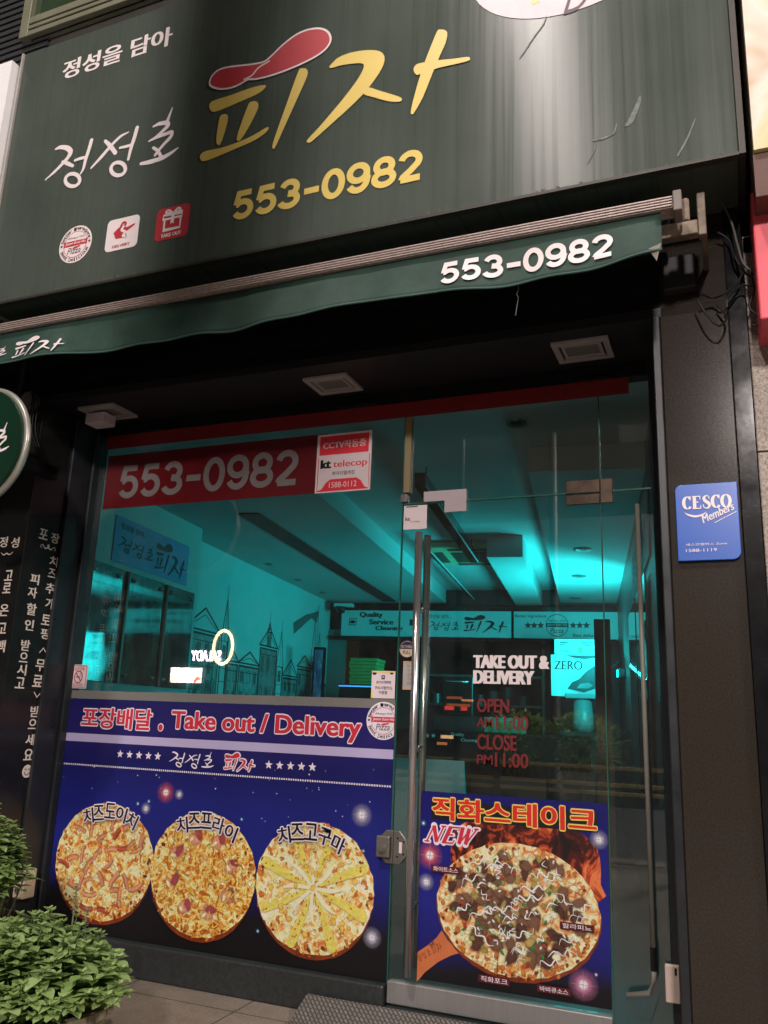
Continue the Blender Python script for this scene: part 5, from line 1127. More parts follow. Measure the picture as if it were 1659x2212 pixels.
sw_ = pm('sticker_white', C(212, 196, 200, 1.2), .4, var=.03); sr = pm('sticker_red', C(212, 48, 62, 1.2), .4, var=.03)
def b_(m, X, Fq, w, h):
    m.rect(*X(.05, .64), *X(.95, .965), Fq, .001, 1)
    m.text('CCTV작동중', *X(.12, .74), *X(.9, .87), Fq, .0016, 0, bold=.0, smear=.0015)
    m.text('kt', *X(.09, .41), *X(.27, .56), Fq, .001, 2, bold=.02, smear=.003)
    m.text('telecop', *X(.32, .385), *X(.93, .53), Fq, .001, 1, bold=.0, smear=.001)
    m.text('케이티텔레캅', *X(.3, .28), *X(.72, .35), Fq, .001, 2, bold=.005)
    m.poly([X(*p) for p in ((.04, .03), (.12, .06), (.2, .17), (.28, .22), (.75, .22), (.83, .17), (.9, .06), (.97, .03))], Fq, .001, 1)
    m.text('1588-0112', *X(.26, .075), *X(.76, .17), Fq, .0016, 0, bold=.005)
    m.stroke([X(.04, .6), X(.04, .03), X(.97, .03), X(.97, .6)], .004, Fq, .0008, 1, smooth=1)
sticker('security_sticker', c6(398, 571), c6(775, 155), 'red and white CCTV notice sticker beside the red phone banner', b_, [sw_, sr, blk], .003)
def b_(m, X, Fq, w, h): m.text('kt', *X(.08, .36), *X(.28, .52), Fq, .001, 2, bold=.015); m.text('케이티텔레캅', *X(.3, .28), *X(.7, .34), Fq, .001, 1); m.rect(*X(.1, .93), *X(.6, .97), Fq, .001, 2)
sticker('worn_sticker', c6(976, 806), c6(1131, 642), 'plain white square sticker in the top left corner of the glass door', b_, [sw_, pm('grey_print', (.2, .2, .2, 1), .5), blk])
def b_(m, X, Fq, w, h):
    m.stroke([X(.06, .05), X(.94, .05), X(.94, .95), X(.06, .95), X(.06, .05)], .004, Fq, .001, 1, smooth=1); m.text('금연구역', *X(.22, .73), *X(.8, .89), Fq, .001, 1, bold=.01)
    c = X(.5, .48); m.stroke([(c[0] + .026 * math.cos(q), c[1] + .030 * math.sin(q)) for q in [2 * math.pi * i / 24 for i in range(24)]], .006, Fq, .001, 1, closed=True, smooth=1); m.stroke([(c[0] - .018, c[1] + .02), (c[0] + .018, c[1] - .02)], .006, Fq, .0014, 1, smooth=1)
    m.rect(c[0] - .016, c[1] - .004, c[0] + .012, c[1] + .003, Fq, .0012, 2); m.stroke([(c[0] + .014, c[1] + .004), (c[0] + .02, c[1] + .012), (c[0] + .012, c[1] + .018)], .003, Fq, .0013, 2)
    for z in (.17, .11): m.rect(*X(.15, z), *X(.85, z + .025), Fq, .001, 2)
sticker('no_smoking_sticker', c5(448, 1840), c5(578, 1688), 'small white no smoking sticker with a red rim left above the blue poster', b_, [sw_, pm('dull_red_print', C(170, 60, 62, 1.2), .4), pm('grey_print', (0, 0, 0, 1))])
def b_(m, X, Fq, w, h):
    m.stroke([X(.03, .97), X(.97, .97)], .006, Fq, .001, 3, smooth=1)
    m.poly([X(*p) for p in ((.0, .0), (.12, .0), (.03, .3), (.0, .3))], Fq, .001, 3)
    m.rect(*X(.42, .70), *X(.56, .84), Fq, .001, 1); m.rect(*X(.46, .75), *X(.52, .80), Fq, .0014, 0); m.disc(*X(.12, .92), .01, .008, Fq, .001, 1); m.disc(*X(.85, .93), .008, .007, Fq, .001, 1)
    m.text('경기지역화폐', *X(.2, .53), *X(.82, .64), Fq, .001, 1, bold=.01); m.text('구리사랑카드', *X(.14, .32), *X(.9, .44), Fq, .001, 1, bold=.012); m.text('가맹점', *X(.32, .15), *X(.68, .27), Fq, .001, 1, bold=.012)
sticker('card_sticker', c6(764, 1905), c6(924, 1730), 'pale card notice sticker at the lower right of the window above the poster', b_, [sw_, pm('dark_blue_print', C(30, 34, 70), .4), blk, pm('yellow_print', (0, 0, 0, 1))])
def b_(m, X, Fq, w, h):
    for i, ch in enumerate('어서오세요'): m.text(ch, *X(.3, .78 - i * .15), *X(.7, .88 - i * .15), Fq, .001, 1, bold=.01)
    m.rect(*X(0, .96), *X(1, 1), Fq, .001, 2); m.rect(*X(0, 0), *X(1, .03), Fq, .001, 2)
sticker('welcome_sticker', c6(970, 1850), c6(1060, 1665), 'narrow upright welcome sticker on the glass door below the round pull sticker', b_, [pm('grey_white_sticker', C(150, 145, 140, 1.2), .4), pm('grey_print', (0, 0, 0, 1)), pm('orange_print', C(200, 130, 40), .4)])
a = c6(1000, 1585); r = .5 * (c6(1050, 1585)[0] - c6(952, 1585)[0])
t = thing('round_pull_sticker', (a[0], PY, a[1] - r), 'round navy and cream PULL sticker on the glass door behind the handle', 'sticker')
m = MB(); m.disc(*a, r, r, FG, .0, 0); m.poly([(a[0] + r * .95 * math.cos(q), a[1] + r * .95 * math.sin(q)) for q in [math.pi * (i / 16) for i in range(17)]], FG, .0006, 1)
m.text('당기세요', a[0] - r * .75, a[1] + r * .12, a[0] + r * .75, a[1] + r * .5, FG, .0012, 0, bold=.01); m.text('PULL', a[0] - r * .5, a[1] - r * .62, a[0] + r * .5, a[1] - r * .2, FG, .0012, 2, bold=.01)
m.build('print', [pm('cream_sticker', C(186, 170, 150, 1.15), .4), pm('navy_print', C(40, 36, 66), .4), blk], t)
# door lock
lk = pm('grey_lock_metal', C(132, 126, 120, .9), .4, .55, var=.12, vs=30)
L5 = lambda x, y: P2(768 + .3968 * x, 1673 + .3968 * y, -.03)
t = thing('door_lock', (L5(200, 400)[0], -.02, L5(200, 490)[1]), 'grey two part round lock joining the glass door to the window', 'lock')
xl, xm, xr = L5(113, 395)[0], L5(200, 400)[0], L5(282, 402)[0]; zt, zb = L5(200, 305)[1], L5(200, 490)[1]; zc_ = (zt + zb) / 2; R_ = (zt - zb) / 2
def half(sg, w_): return [(xm + sg * .0015, zc_ + R_), (xm + sg * w_ * .45, zc_ + R_), (xm + sg * w_ * .85, zc_ + R_ * .55), (xm + sg * w_, zc_ + R_ * .1), (xm + sg * w_, zc_ - R_ * .1), (xm + sg * w_ * .85, zc_ - R_ * .55), (xm + sg * w_ * .45, zc_ - R_), (xm + sg * .0015, zc_ - R_)]
MB().prism(half(1, xr - xm), front(0), .012, .026).build('strike_plate', lk, t, bevel=.003)
MB().prism(half(-1, xm - xl), front(0), .012, .022).build('back_plate', lk, t, bevel=.003)
MB().box((xl + .004, -.046, zc_ - R_ * .62), (xm - .008, -.0225, zc_ + R_ * .66)).build('lock_case', lk, t, bevel=.005)
kx = (xl + xm) / 2 - .003
MB().tube([(kx, -.046, zc_ - .005), (kx, -.056, zc_ - .005)], .017, 20).tube([(kx, -.0565, zc_ - .005), (kx, -.060, zc_ - .005)], .010, 16).build('key_cylinder', lk, t)
m = MB()
for sx in (.35, .8):
    for sz in (-.6, .62): m.disc(xm + (xr - xm) * sx * .9, zc_ + R_ * sz * (.9 if sx < .5 else .6), .004, .004, front(0), .0265, 0)
m.build('screw', blackp, t)
m = MB(); m.rect(xm + (xr - xm) * .42, zc_ - R_ * .3, xm + (xr - xm) * .62, zc_ + R_ * .35, front(0), .0266, 0); m.build('paper_label', sw_, t)
# ---------------------------------------------------------------- blue plaque on the right pillar
Fp = front(-.402); k7 = lambda x, y: P2(1097.2 + .3386 * x, 877.8 + .3386 * y, -.415)
x0 = k7(1075, 750)[0]; x1 = k7(1478, 750)[0]; zb = k7(1280, 982)[1]; zt = k7(1280, 492)[1]
t = thing('wall_plaque', ((x0 + x1) / 2, -.41, zb), 'bright blue plaque with white lettering and two rounded corners on the dark right pillar', 'plaque')
r1_, r2_ = .022, .028; pts = arc(x0 + r1_, zt - r1_, r1_, r1_, 180, 90, 8) + [(x1, zt)] + arc(x1 - r2_, zb + r2_, r2_, r2_, 0, -90, 8) + [(x0, zb)]
MB().prism(pts, Fp, .0, .016).build('plate', pm('blue_plaque_plastic', C(28, 84, 178, 1.05), .3, var=.04), t, bevel=.002)
Fq = front(-.4195); m = MB()
a = k7(1118, 662); b2 = k7(1420, 560); W5 = b2[0] - a[0]; H5 = b2[1] - a[1]
def pen(pts, thick=.011, thin=.003):
    out = []
    for i, p in enumerate(pts):
        q0, q1 = pts[max(0, i - 1)], pts[min(len(pts) - 1, i + 1)]; d = Vector((q1[0] - q0[0], q1[1] - q0[1])); d = d.normalized() if d.length > 0 else Vector((1, 0)); out.append((*p, thin + (thick - thin) * abs(d.y) ** 1.5))
    return out
def let(i, pts): return [(a[0] + W5 * (i * .2 + p[0] * .19), a[1] + H5 * p[1]) for p in pts]
cc = arc(.52, .5, .42, .46, 40, 320, 18)
for i in (0, 3): m.stroke(pen(let(i, cc)), 0, Fq, .0004 + i * 1e-4, 0, smooth=1, cap=False); p = let(i, [(.84, .98), (.84, .7)]); m.stroke(p, .003, Fq, .0008, 0, smooth=1)
m.stroke(let(1, [(.25, .04), (.25, .96)]), .011, Fq, .0004, 0, smooth=1, cap=False)
for z, e in ((.04, .9), (.96, .86), (.52, .62)): m.stroke(let(1, [(.05 if z != .52 else .25, z), (e, z)]), .0035, Fq, .0008 + z * 1e-4, 0, smooth=1)
m.stroke(let(1, [(.86, .96), (.87, .75)]), .003, Fq, .001, 0, smooth=1); m.stroke(let(1, [(.9, .04), (.92, .25)]), .003, Fq, .001, 0, smooth=1)
m.stroke([(*p, w) for p, w in zip(let(2, [(.82, .75), (.75, .92), (.5, .97), (.25, .82), (.35, .6), (.65, .44), (.82, .26), (.7, .07), (.42, .03), (.2, .12), (.15, .3)]), (.003, .003, .004, .009, .011, .012, .010, .006, .004, .003, .003))], 0, Fq, .0004, 0, smooth=4)
m.stroke(pen(let(4, arc(.52, .5, .44, .46, 0, 360, 28)[:-1])), 0, Fq, .0004, 0, closed=True, smooth=1)
sm = [k7(1128, 680), k7(1150, 694), k7(1195, 704), k7(1240, 694), k7(1266, 675)]; m.stroke([(*p, w) for p, w in zip(sm, (.001, .006, .008, .006, .001))], 0, Fq, .0004, 0)
ang = math.atan2(k7(1450, 650)[1] - k7(1265, 735)[1], k7(1450, 650)[0] - k7(1265, 735)[0]); c0 = k7(1258, 752)
def FRm(a_, b_, o=0): return Fq(c0[0] + a_ * math.cos(ang) - b_ * math.sin(ang), c0[1] + a_ * math.sin(ang) + b_ * math.cos(ang), o)
Lm = (Vector(k7(1450, 655)) - Vector(c0)).length; m.text('Members', 0, .004, Lm, .033, FRm, .0004, 0, smear=.0008, shear=.25); m.stroke([(Lm * .27, -.010), (Lm * .98, -.006)], .0025, FRm, .0004, 0, smooth=1)
a = k7(1135, 893); b2 = k7(1398, 866); m.text('세스코멤버스 Zone', a[0], a[1], b2[0], b2[1], Fq, .0004, 0, bold=.005); a = k7(1137, 932); b2 = k7(1333, 905); m.text('1588-1119', a[0], a[1], b2[0], b2[1], Fq, .0004, 0)
m.build('lettering', wht, t)
# ---------------------------------------------------------------- white lettering running down the left pillar
let_m = pm('weathered_white_letters', C(205, 192, 182, 1.25), .5, var=.12, vs=60)
XS = -1.873; m = MB(); FSd = side(XS)
def ys(px, py): p = atX(px, py, XS); return p.y, p.z
def chs(lst, F_, conv, w, hh, o=.0008):
    for ch, px, py, *k in lst:
        s_ = k[0] if k else 1; a = conv(px, py); ww = w * s_ * (.55 if ch in '이' else 1); m.text(ch, a[0] - ww, a[1] - hh * s_, a[0] + ww, a[1] + hh * s_, F_, o, 0, bold=.012, smear=.0012)
chs([('포', 94, 1154), ('장', 119, 1163), ('치', 116, 1213), ('즈', 112, 1238, .85), ('추', 108, 1271), ('가', 107, 1304), ('토', 99, 1339), ('핑', 97, 1369), ('무', 87, 1437, 1.1), ('료', 81, 1471, 1.1), ('받', 75, 1537), ('으', 70, 1564, .9), ('세', 65, 1598), ('요', 61, 1630)], FSd, ys, .029, .027); m.mark()
chs([('피', 75, 1251), ('자', 70, 1280), ('할', 68, 1316, 1.1), ('인', 63, 1350), ('받', 55, 1394), ('으', 51, 1420, .9), ('시', 47, 1447), ('고', 43, 1475)], FSd, ys, .029, .027)
m.mark()
for y0, s_ in ((1405, 1), (1501, -1)):
    c = ys(93 if s_ > 0 else 80, y0); m.stroke([(c[0] - .022, c[1] - .012 * s_), (c[0], c[1] + .012 * s_), (c[0] + .022, c[1] - .012 * s_)], .005, FSd, .0008, 0, smooth=1)
m.mark(); c = ys(104, 1181)
for s_ in (-1, 1): m.stroke([(c[0], c[1] - .004, .008), (c[0] + s_ * .02, c[1] - .012, .006), (c[0] + s_ * .04, c[1] + .004, .004), (c[0] + s_ * .052, c[1] - .006, .003), (c[0] + s_ * .044, c[1] - .014, .002)], 0, FSd, .0008 + (.0002 if s_ > 0 else 0), 0)
m.disc(c[0], c[1] + .004, .008, .008, FSd, .0014, 0)
m.mark(); c = ys(58, 1666); m.disc(c[0], c[1], .031, .031, FSd, .0008, 0, 30)
for s_ in (-1, 1): m.stroke([(c[0] + s_ * .011 - .006, c[1] + .006), (c[0] + s_ * .011, c[1] + .012), (c[0] + s_ * .011 + .006, c[1] + .006)], .0035, FSd, .0014, 1)
m.stroke([(c[0] - .018, c[1] - .004), (c[0] - .009, c[1] - .016), (c[0] + .009, c[1] - .016), (c[0] + .018, c[1] - .004)], .004, FSd, .0014, 1)
t = thing('pillar_lettering', (XS, -.3, m.v[0].z - .9), 'white Korean lettering in two columns ending in a smiling face on the left pillar', 'lettering')
m.build('letters', [let_m, blk], t)
m = MB(); Ff = front(-.4215)
def yf(px, py): return P2(px, py, -.4215)
chs([('정', 8, 1171), ('성', 33, 1172)], Ff, yf, .026, .027); m.mark()
chs([('고', 19, 1243), ('로', 15, 1270), ('온', 9, 1318, 1.1), ('고', 5, 1357), ('백', 2, 1396, 1.1)], Ff, yf, .026, .027)
m.mark(); c = yf(15, 1195)
for s_ in (-1, 1): m.stroke([(c[0], c[1], .006), (c[0] + s_ * .02, c[1] - .008, .005), (c[0] + s_ * .04, c[1] + .004, .003)], 0, Ff, .0008 + (.0002 if s_ > 0 else 0), 0)
t = thing('pillar_lettering', (-2.1, -.42, 1.3), 'white Korean lettering on the street face of the left pillar, cut by the photo edge', 'lettering')
m.build('letters', [let_m], t)
# ---------------------------------------------------------------- outlet boxes
oc = pm('cream_outlet_plastic', C(172, 158, 136, 1.05), .5, var=.12, vs=30)
p = atX(78, 1895, -1.845); OX = -1.845
a = atY(27, 1936, -.20); 
oy = atX(78, 1905, XS + .004).y
pA = P2(27, 1905, oy - .02); pB = P2(52, 1905, oy - .02)
ox1 = XS + .062; yb_ = atX(78, 1905, ox1).y; yf_ = atX(52, 1905, ox1).y; oy = (yb_ + yf_) / 2; oh = (yb_ - yf_) / 2
zt, zb = atX(65, 1878, ox1).z, atX(65, 1940, ox1).z
t = thing('power_outlet', (XS + .03, oy, zb), 'cream weatherproof double power outlet low on the left pillar', 'outlet')
MB().box((XS + .0005, oy - oh, zb), (ox1, oy + oh, zt)).build('housing', oc, t, bevel=.006)
MB().box((XS + .006, oy - oh - .006, zb + .008), (ox1 - .006, oy - oh - .0005, zt - .008)).build('cover_plate', oc, t, bevel=.003)
Fo = front(oy - oh - .0065)
for k in (.3, .68):
    m = MB(); m.disc((XS + ox1) / 2, zb + (zt - zb) * k, .021, .021, Fo, .0, 0); m.disc((XS + ox1) / 2, zb + (zt - zb) * k, .016, .016, Fo, .0006, 1)
    for s_ in (-1, 1): m.disc((XS + ox1) / 2 + s_ * .007, zb + (zt - zb) * k, .003, .003, Fo, .0012, 2)
    m.build('socket', [oc, pm('grey_socket', C(90, 82, 74, .8), .5), blk], t)
j = lambda x, y: (1261.8 + .3801 * x, 1371.5 + .3801 * y)
a = P2(*j(466, 2085), -.035); b2 = P2(*j(540, 1880), -.035)
t = thing('socket_cover', ((a[0] + b2[0]) / 2, -.03, a[1]), 'pale upright plastic cover low beside the glass door', 'cover')
MB().box((a[0], -.045, a[1]), (b2[0], -.0205, b2[1])).build('cover_plate', pm('pale_pink_plastic', C(190, 170, 158, 1.1), .5), t, bevel=.004)
MB().box((b2[0] - .016, -.047, b2[1] - .03), (b2[0] - .008, -.0455, b2[1] - .008)).build('catch', blackp, t)
# ---------------------------------------------------------------- round blade sign at the left edge
cx_, cy_, cz_ = -1.73, -.9, 2.29; R_ = atY(48, 955, cy_).x - cx_
a = atY(0, 850, cy_).z; b2 = atY(0, 1066, cy_).z; cz_ = (a + b2) / 2; dz_ = (a - b2) / 2; x_at0 = atY(0, 955, cy_).x; xr_ = atY(49, 955, cy_).x
sg_ = xr_ - x_at0; R_ = (dz_ * dz_ + sg_ * sg_) / (2 * sg_); cx_ = xr_ - R_
t = thing('round_blade_sign', (cx_, cy_, cz_ - R_), 'round dark green sign with a pale rim at the left edge of the photo', 'sign')
MB().tube([(cx_, cy_ + .06, cz_), (cx_, cy_ - .004, cz_)], R_ * .955, 48).build('sign_face', pm('green_sign_face', C(14, 46, 30, 1.0), .35), t)
rim = MB(); rim.tube([(cx_ + R_ * .975 * math.cos(q), cy_ + .03, cz_ + R_ * .975 * math.sin(q)) for q in [2 * math.pi * i / 64 for i in range(65)]], .016, 8, cap=False); rim.build('rim', pm('pale_metal_rim', C(150, 148, 140, 1.1), .35, .4), t, smooth=True)
MB().box((cx_ - .03, cy_ + .061, cz_ - .03), (cx_ + .03, -.42, cz_ + .03)).build('bracket', blackp, t)
m = MB(); logo_name(m, (cx_ - R_ * .78, cz_ - .06, cx_ + R_ * .74, cz_ + .09), front(cy_ - .005), .001, 0, 1.3); m.build('lettering', wht, t)
# ---------------------------------------------------------------- neighbours
MB().box((-4.2, -.80, 3.35), (-2.06, -.4, 4.56)).build('neighbour_sign', pm('white_sign_panel', C(232, 222, 228, 1.3), .5, var=.03), None, label='plain white neighbouring sign panel left of the green sign', cat='sign')
ys_, t, b = nodes('yellow_white_sign_film'); b.inputs['Roughness'].default_value = .5; tc = N(t, 'TexCoord'); n = N(t, 'TexNoise', Scale=2.6, Detail=3, Distortion=.7); t.links.new(tc.outputs['Object'], n.inputs[0])
r1 = ramp(t, [(.33, C(205, 168, 78)), (.45, C(196, 180, 130)), (.55, C(204, 198, 186)), (.7, C(170, 140, 100))], n.outputs[0]); t.links.new(r1.outputs[0], b.inputs['Base Color'])
t = thing('neighbour_sign', (2.2, -.6, 3.08), 'pale yellow and white neighbouring sign right of the green sign', 'sign')
MB().box((1.555, SY - .01, 3.10), (3.2, -.4, 5)).build('sign_box', ys_, t)
MB().box((1.552, SY + .01, 2.93), (3.2, -.41, 3.098)).build('sign_base', pm('red_brown_board', C(96, 66, 58, .9), .6, var=.3, vs=8), t)
gran, t, b = nodes('beige_granite'); b.inputs['Roughness'].default_value = .5; tc = N(t, 'TexCoord'); n = N(t, 'TexNoise', Scale=110, Detail=4, Roughness=.7); t.links.new(tc.outputs['Object'], n.inputs[0])
r1 = ramp(t, [(.34, C(80, 70, 63)), (.5, C(132, 120, 110)), (.68, C(160, 147, 135))], n.outputs[0]); t.links.new(r1.outputs[0], b.inputs['Base Color'])
t = thing('granite_wall', (2.3, -.2, GZ), 'beige granite wall of the neighbouring building right of the dark pillar', 'wall')
zj = atY(1645, 972, -.40).z; z = GZ
for za, zb_ in ((GZ, zj - .86), (zj - .855, zj - .004), (zj + .001, zj + .86), (zj + .865, 2.92)): MB().box((1.510, -.385, za), (3.2, .2, zb_)).build('granite_slab', gran, t, bevel=.003)
a = P2(1642, 690, -.62); b2 = P2(1640, 412, -.62)
MB().box((min(a[0], b2[0]), -.62, a[1]), (2.4, -.388, b2[1])).build('red_neighbour_sign', pm('pinkish_red_panel', C(212, 78, 92, 1.1), .5, var=.05), None, bevel=.006, label='pinkish red neighbouring sign box at the right edge below the yellow sign', cat='sign')
# cables at the right under the signs
cb = pm('black_cable', (.008, .008, .008, 1), .6); cg = pm('grey_cable', (.12, .11, .10, 1), .5)
def cable(pts, r, mat, label, Y=-.44, grp='tangled cables'):
    P_ = [atY(px, py, Y - dy) for px, py, dy in pts]; Q = []
    n = len(P_)
    for i in range(n - 1):
        a0, b0, c0_, d0_ = P_[max(0, i - 1)], P_[i], P_[i + 1], P_[min(n - 1, i + 2)]
        for k in range(6): s_ = k / 6; Q.append(.5 * (2 * b0 + (c0_ - a0) * s_ + (2 * a0 - 5 * b0 + 4 * c0_ - d0_) * s_ ** 2 + (3 * b0 - 3 * c0_ + d0_ - a0) * s_ ** 3))
    Q.append(P_[-1]); o = MB().tube(Q, r * .75, 6).build('cable', mat, None, smooth=True); tag(o, label, 'cable', grp)
q4 = lambda x, y, d=0: (829.5 + .5 * x, 384 + .5 * y, d)
lb = 'thin dark cable hanging in the tangle under the right end of the sign'
cable([q4(1440, 60), q4(1500, 190, .03), q4(1530, 300, .05), q4(1560, 380, .05), q4(1640, 430, .03)], .006, cg, 'grey cable dropping from the right end of the sign')
for pts in ([(1440, 235), (1490, 270), (1520, 350), (1570, 420), (1600, 410)], [(1560, 380), (1530, 450), (1470, 500), (1420, 520), (1370, 500)], [(1580, 400), (1600, 480), (1580, 560), (1640, 620), (1590, 640)],
            [(1350, 520), (1400, 600), (1450, 640), (1480, 600), (1440, 550)], [(1480, 520), (1540, 470), (1600, 470), (1640, 500), (1650, 610)]):
    cable([q4(x, y, rng.uniform(0, .06)) for x, y in pts], .005, cb, lb)
MB().box((1.22, -.46, 2.78), (1.34, -.405, 2.92)).build('junction_box', pm('dark_box_plastic', (.012, .013, .015, 1), .6), None, bevel=.006, label='small dark junction box among the cables at the top of the right pillar', cat='box')
# left end: panels and cables under the awning
t = thing('metal_shutter_box', (-2.3, -.3, 2.42), 'dark ribbed metal panel under the left end of the awning', 'panel')
m = MB()
for i in range(7): m.box((-2.55, -.46, 2.40 + i * .045), (-1.97, -.425, 2.436 + i * .045))
m.build('ribbed_panel', pm('dark_ribbed_metal', (.03, .03, .033, 1), .45, .3), t, bevel=.004)
a = atY(66, 868, -.45)
t = thing('round_wall_lamp', (a.x, -.45, a.z - .05), 'small unlit round lamp on the left pillar under the awning', 'lamp')
MB().tube([(a.x, -.43, a.z), (a.x, -.475, a.z)], .052, 20).build('lamp_body', pm('grey_lamp_metal', (.10, .10, .11, 1), .4, .3), t, bevel=.006)
MB().tube([(a.x, -.4755, a.z), (a.x, -.482, a.z)], .04, 20).build('lens', pm('pale_lamp_lens', (.16, .14, .14, 1), .25), t)
for x in (68, 73, 80): cable([(x, 780, .02), (x + 2, 860, .03), (x - 4, 930, .02), (x + 6, 965, .02)], .005, cb, 'dark cable hanging on the left pillar under the awning', -.45, 'cables on the left pillar')
MB().box((-6, -.36, GZ), (-2.62, .2, 3.0)).build('neighbour_wall', pm('dark_neighbour_wall', (.03, .028, .03, 1), .6, var=.3), None, label='dark wall of the neighbouring shop left of the pillar', cat='wall')
# ---------------------------------------------------------------- door mat on the pavement
mm, t, b = nodes('embossed_rubber'); b.inputs['Roughness'].default_value = .6; tc = N(t, 'TexCoord'); mp = N(t, 'Mapping'); mp.inputs['Rotation'].default_value = (0, 0, math.radians(45)); t.links.new(tc.outputs['Object'], mp.inputs[0])
ck = N(t, 'TexBrick', Scale=1); ck.offset = .5; ck.inputs['Brick Width'].default_value = .028; ck.inputs['Row Height'].default_value = .014; ck.inputs['Mortar Size'].default_value = .003
ck.inputs['Color1'].default_value = (.2, .18, .16, 1); ck.inputs['Color2'].default_value = (.15, .14, .125, 1); ck.inputs['Mortar'].default_value = (.06, .056, .052, 1); t.links.new(mp.outputs[0], ck.inputs[0]); t.links.new(ck.outputs[0], b.inputs['Base Color'])
bp = N(t, 'Bump', Strength=.8, Distance=.004); t.links.new(ck.outputs['Fac'], bp.inputs['Height']); bp.invert = True; t.links.new(bp.outputs[0], b.inputs['Normal'])
zt_ = atY(690, 2152, -.085).z
MB().prism([(-.07, zt_), (-.21, GZ + .014), (-.95, GZ + .014), (-.95, GZ + .002), (-.205, GZ + .002), (-.07, zt_ - .012)], lambda a, b, o=0: Vector((o, a, b)), -.335, .98).build('door_mat', mm, None, bevel=.006, label='dark embossed rubber mat on the pavement before the glass door', cat='mat')
# ---------------------------------------------------------------- potted herbs
leafm, t, b = nodes('basil_leaf'); b.inputs['Roughness'].default_value = .5
ge = N(t, 'NewGeometry'); r1 = ramp(t, [(0, (.19, .29, .08)), (.5, (.29, .42, .14)), (1, (.40, .53, .22))], ge.outputs['Random Per Island']); t.links.new(r1.outputs[0], b.inputs['Base Color'])
b.inputs['Subsurface Weight'].default_value = 0
tr = N(t, 'BsdfTranslucent'); t.links.new(r1.outputs[0], tr.inputs[0]); ms = N(t, 'MixShader'); ms.inputs[0].default_value = .28; t.links.new(b.outputs[0], ms.inputs[1]); t.links.new(tr.outputs[0], ms.inputs[2]); t.links.new(ms.outputs[0], t.nodes['Material Output'].inputs[0])
stemm = pm('green_stem', (.10, .14, .05, 1), .6); soil = pm('dark_soil', (.03, .022, .016, 1), .9, var=.4, vs=40, bump=.5)
def leaf(mb, p, d, up, L, w, r_):
    d = d.normalized(); s_ = d.cross(up)
    if s_.length < .1: s_ = d.cross(Vector((1, 0, 0)))
    s_.normalize(); n_ = s_.cross(d).normalized(); cup = r_.uniform(.12, .3); dr = r_.uniform(.05, .35)
    pr_ = [(0, .03), (.18, .55), (.42, 1), (.68, .78), (.88, .36), (1, .0)]
    vs = []
    for q, k in pr_:
        c_ = p + d * (L * q) - n_ * (dr * L * q * q); vs += [c_ - s_ * (w * k) + n_ * (cup * w * k), c_, c_ + s_ * (w * k) + n_ * (cup * w * k)]
    fs = []
    for i in range(5): fs += [(3 * i, 3 * i + 1, 3 * i + 4, 3 * i + 3), (3 * i + 1, 3 * i + 2, 3 * i + 5, 3 * i + 4)]
    mb.add(vs, fs)
def bush(cx, cy, zb, zt, rx, ry, nst, label, seed, potr, poth, pm_, dens=1.0, spikes=(), low=.06, s0=.14):
    r_ = random.Random(seed); t = thing('potted_herb', (cx, cy, GZ), label, 'plant')
    zr = GZ + poth
    MB().lathe((cx, cy, GZ), [(.001, .001), (potr * .78, .001), (potr, poth - .03), (potr * 1.06, poth - .03), (potr * 1.06, poth), (potr * .94, poth), (potr * .92, poth - .025), (.001, poth - .03)], 32).build('pot', pm_, t, smooth=False)
    MB().lathe((cx, cy, zr - .028), [(.001, .006), (potr * .92, .001)], 24).build('soil', soil, t)
    F_ = MB(); St = MB(); H = (zt - zr)
    for i in range(nst):
        a = r_.uniform(0, 2 * math.pi); q = math.sqrt(r_.random()); top = Vector((cx + rx * q * math.cos(a), cy + ry * q * math.sin(a), zr + H * (low + (1 - low) * (1 - q * q * .88)) * r_.uniform(.78, 1.08)))
        base = Vector((cx + potr * .6 * q * math.cos(a), cy + potr * .6 * q * math.sin(a), zr - .02)); mid = (base + top) / 2 + Vector((0, 0, .05)) + Vector((math.cos(a), math.sin(a), 0)) * .02
        pts = [base.lerp(mid, s_).lerp(mid.lerp(top, s_), s_) for s_ in (0, .25, .5, .75, 1)]; St.tube(pts, [.004, .0035, .003, .0025, .0015], 5)
        L_ = (top - base).length; nn = max(4, int(L_ / .035 * dens))
        for k in range(nn):
            s_ = s0 + (1 - s0) * (k + r_.random() * .6) / nn; p = base.lerp(mid, s_).lerp(mid.lerp(top, s_), s_)
            a0 = k * 1.57 + r_.uniform(-.4, .4); sz = r_.uniform(.036, .082) * (1.1 - .45 * max(0, s_ - .75) / .25)
            for a1 in (a0, a0 + math.pi):
                out = Vector((math.cos(a1), math.sin(a1), r_.uniform(-.15, .55))) + Vector((math.cos(a), math.sin(a), 0)) * .35 * q; leaf(F_, p, out, Vector((0, 0, 1)), sz, sz * r_.uniform(.27, .36), r_)
        for a1 in range(4): leaf(F_, top, Vector((math.cos(a1 * 1.6), math.sin(a1 * 1.6), 1.0)), Vector((0, 0, 1)), .026, .008, r_)
    F_.build('foliage', leafm, t, smooth=True); St.build('stems', stemm, t, smooth=True)
    for sx, sy, sz in spikes:
        m = MB(); m.tube([(cx + sx, cy + sy, sz - .22), (cx + sx, cy + sy, sz)], .003, 5)
        for k in range(26): p = Vector((cx + sx, cy + sy, sz - .11 + k * .0042)); a1 = k * 2.4; leaf(m, p, Vector((math.cos(a1), math.sin(a1), .5)), Vector((0, 0, 1)), .016, .006, r_)
        m.build('flower_spike', pm('pale_flower_spike', (.22, .26, .14, 1), .6), t)
terr = pm('pale_stone_pot', C(150, 140, 120, .95), .7, var=.2, vs=15, bump=.2)
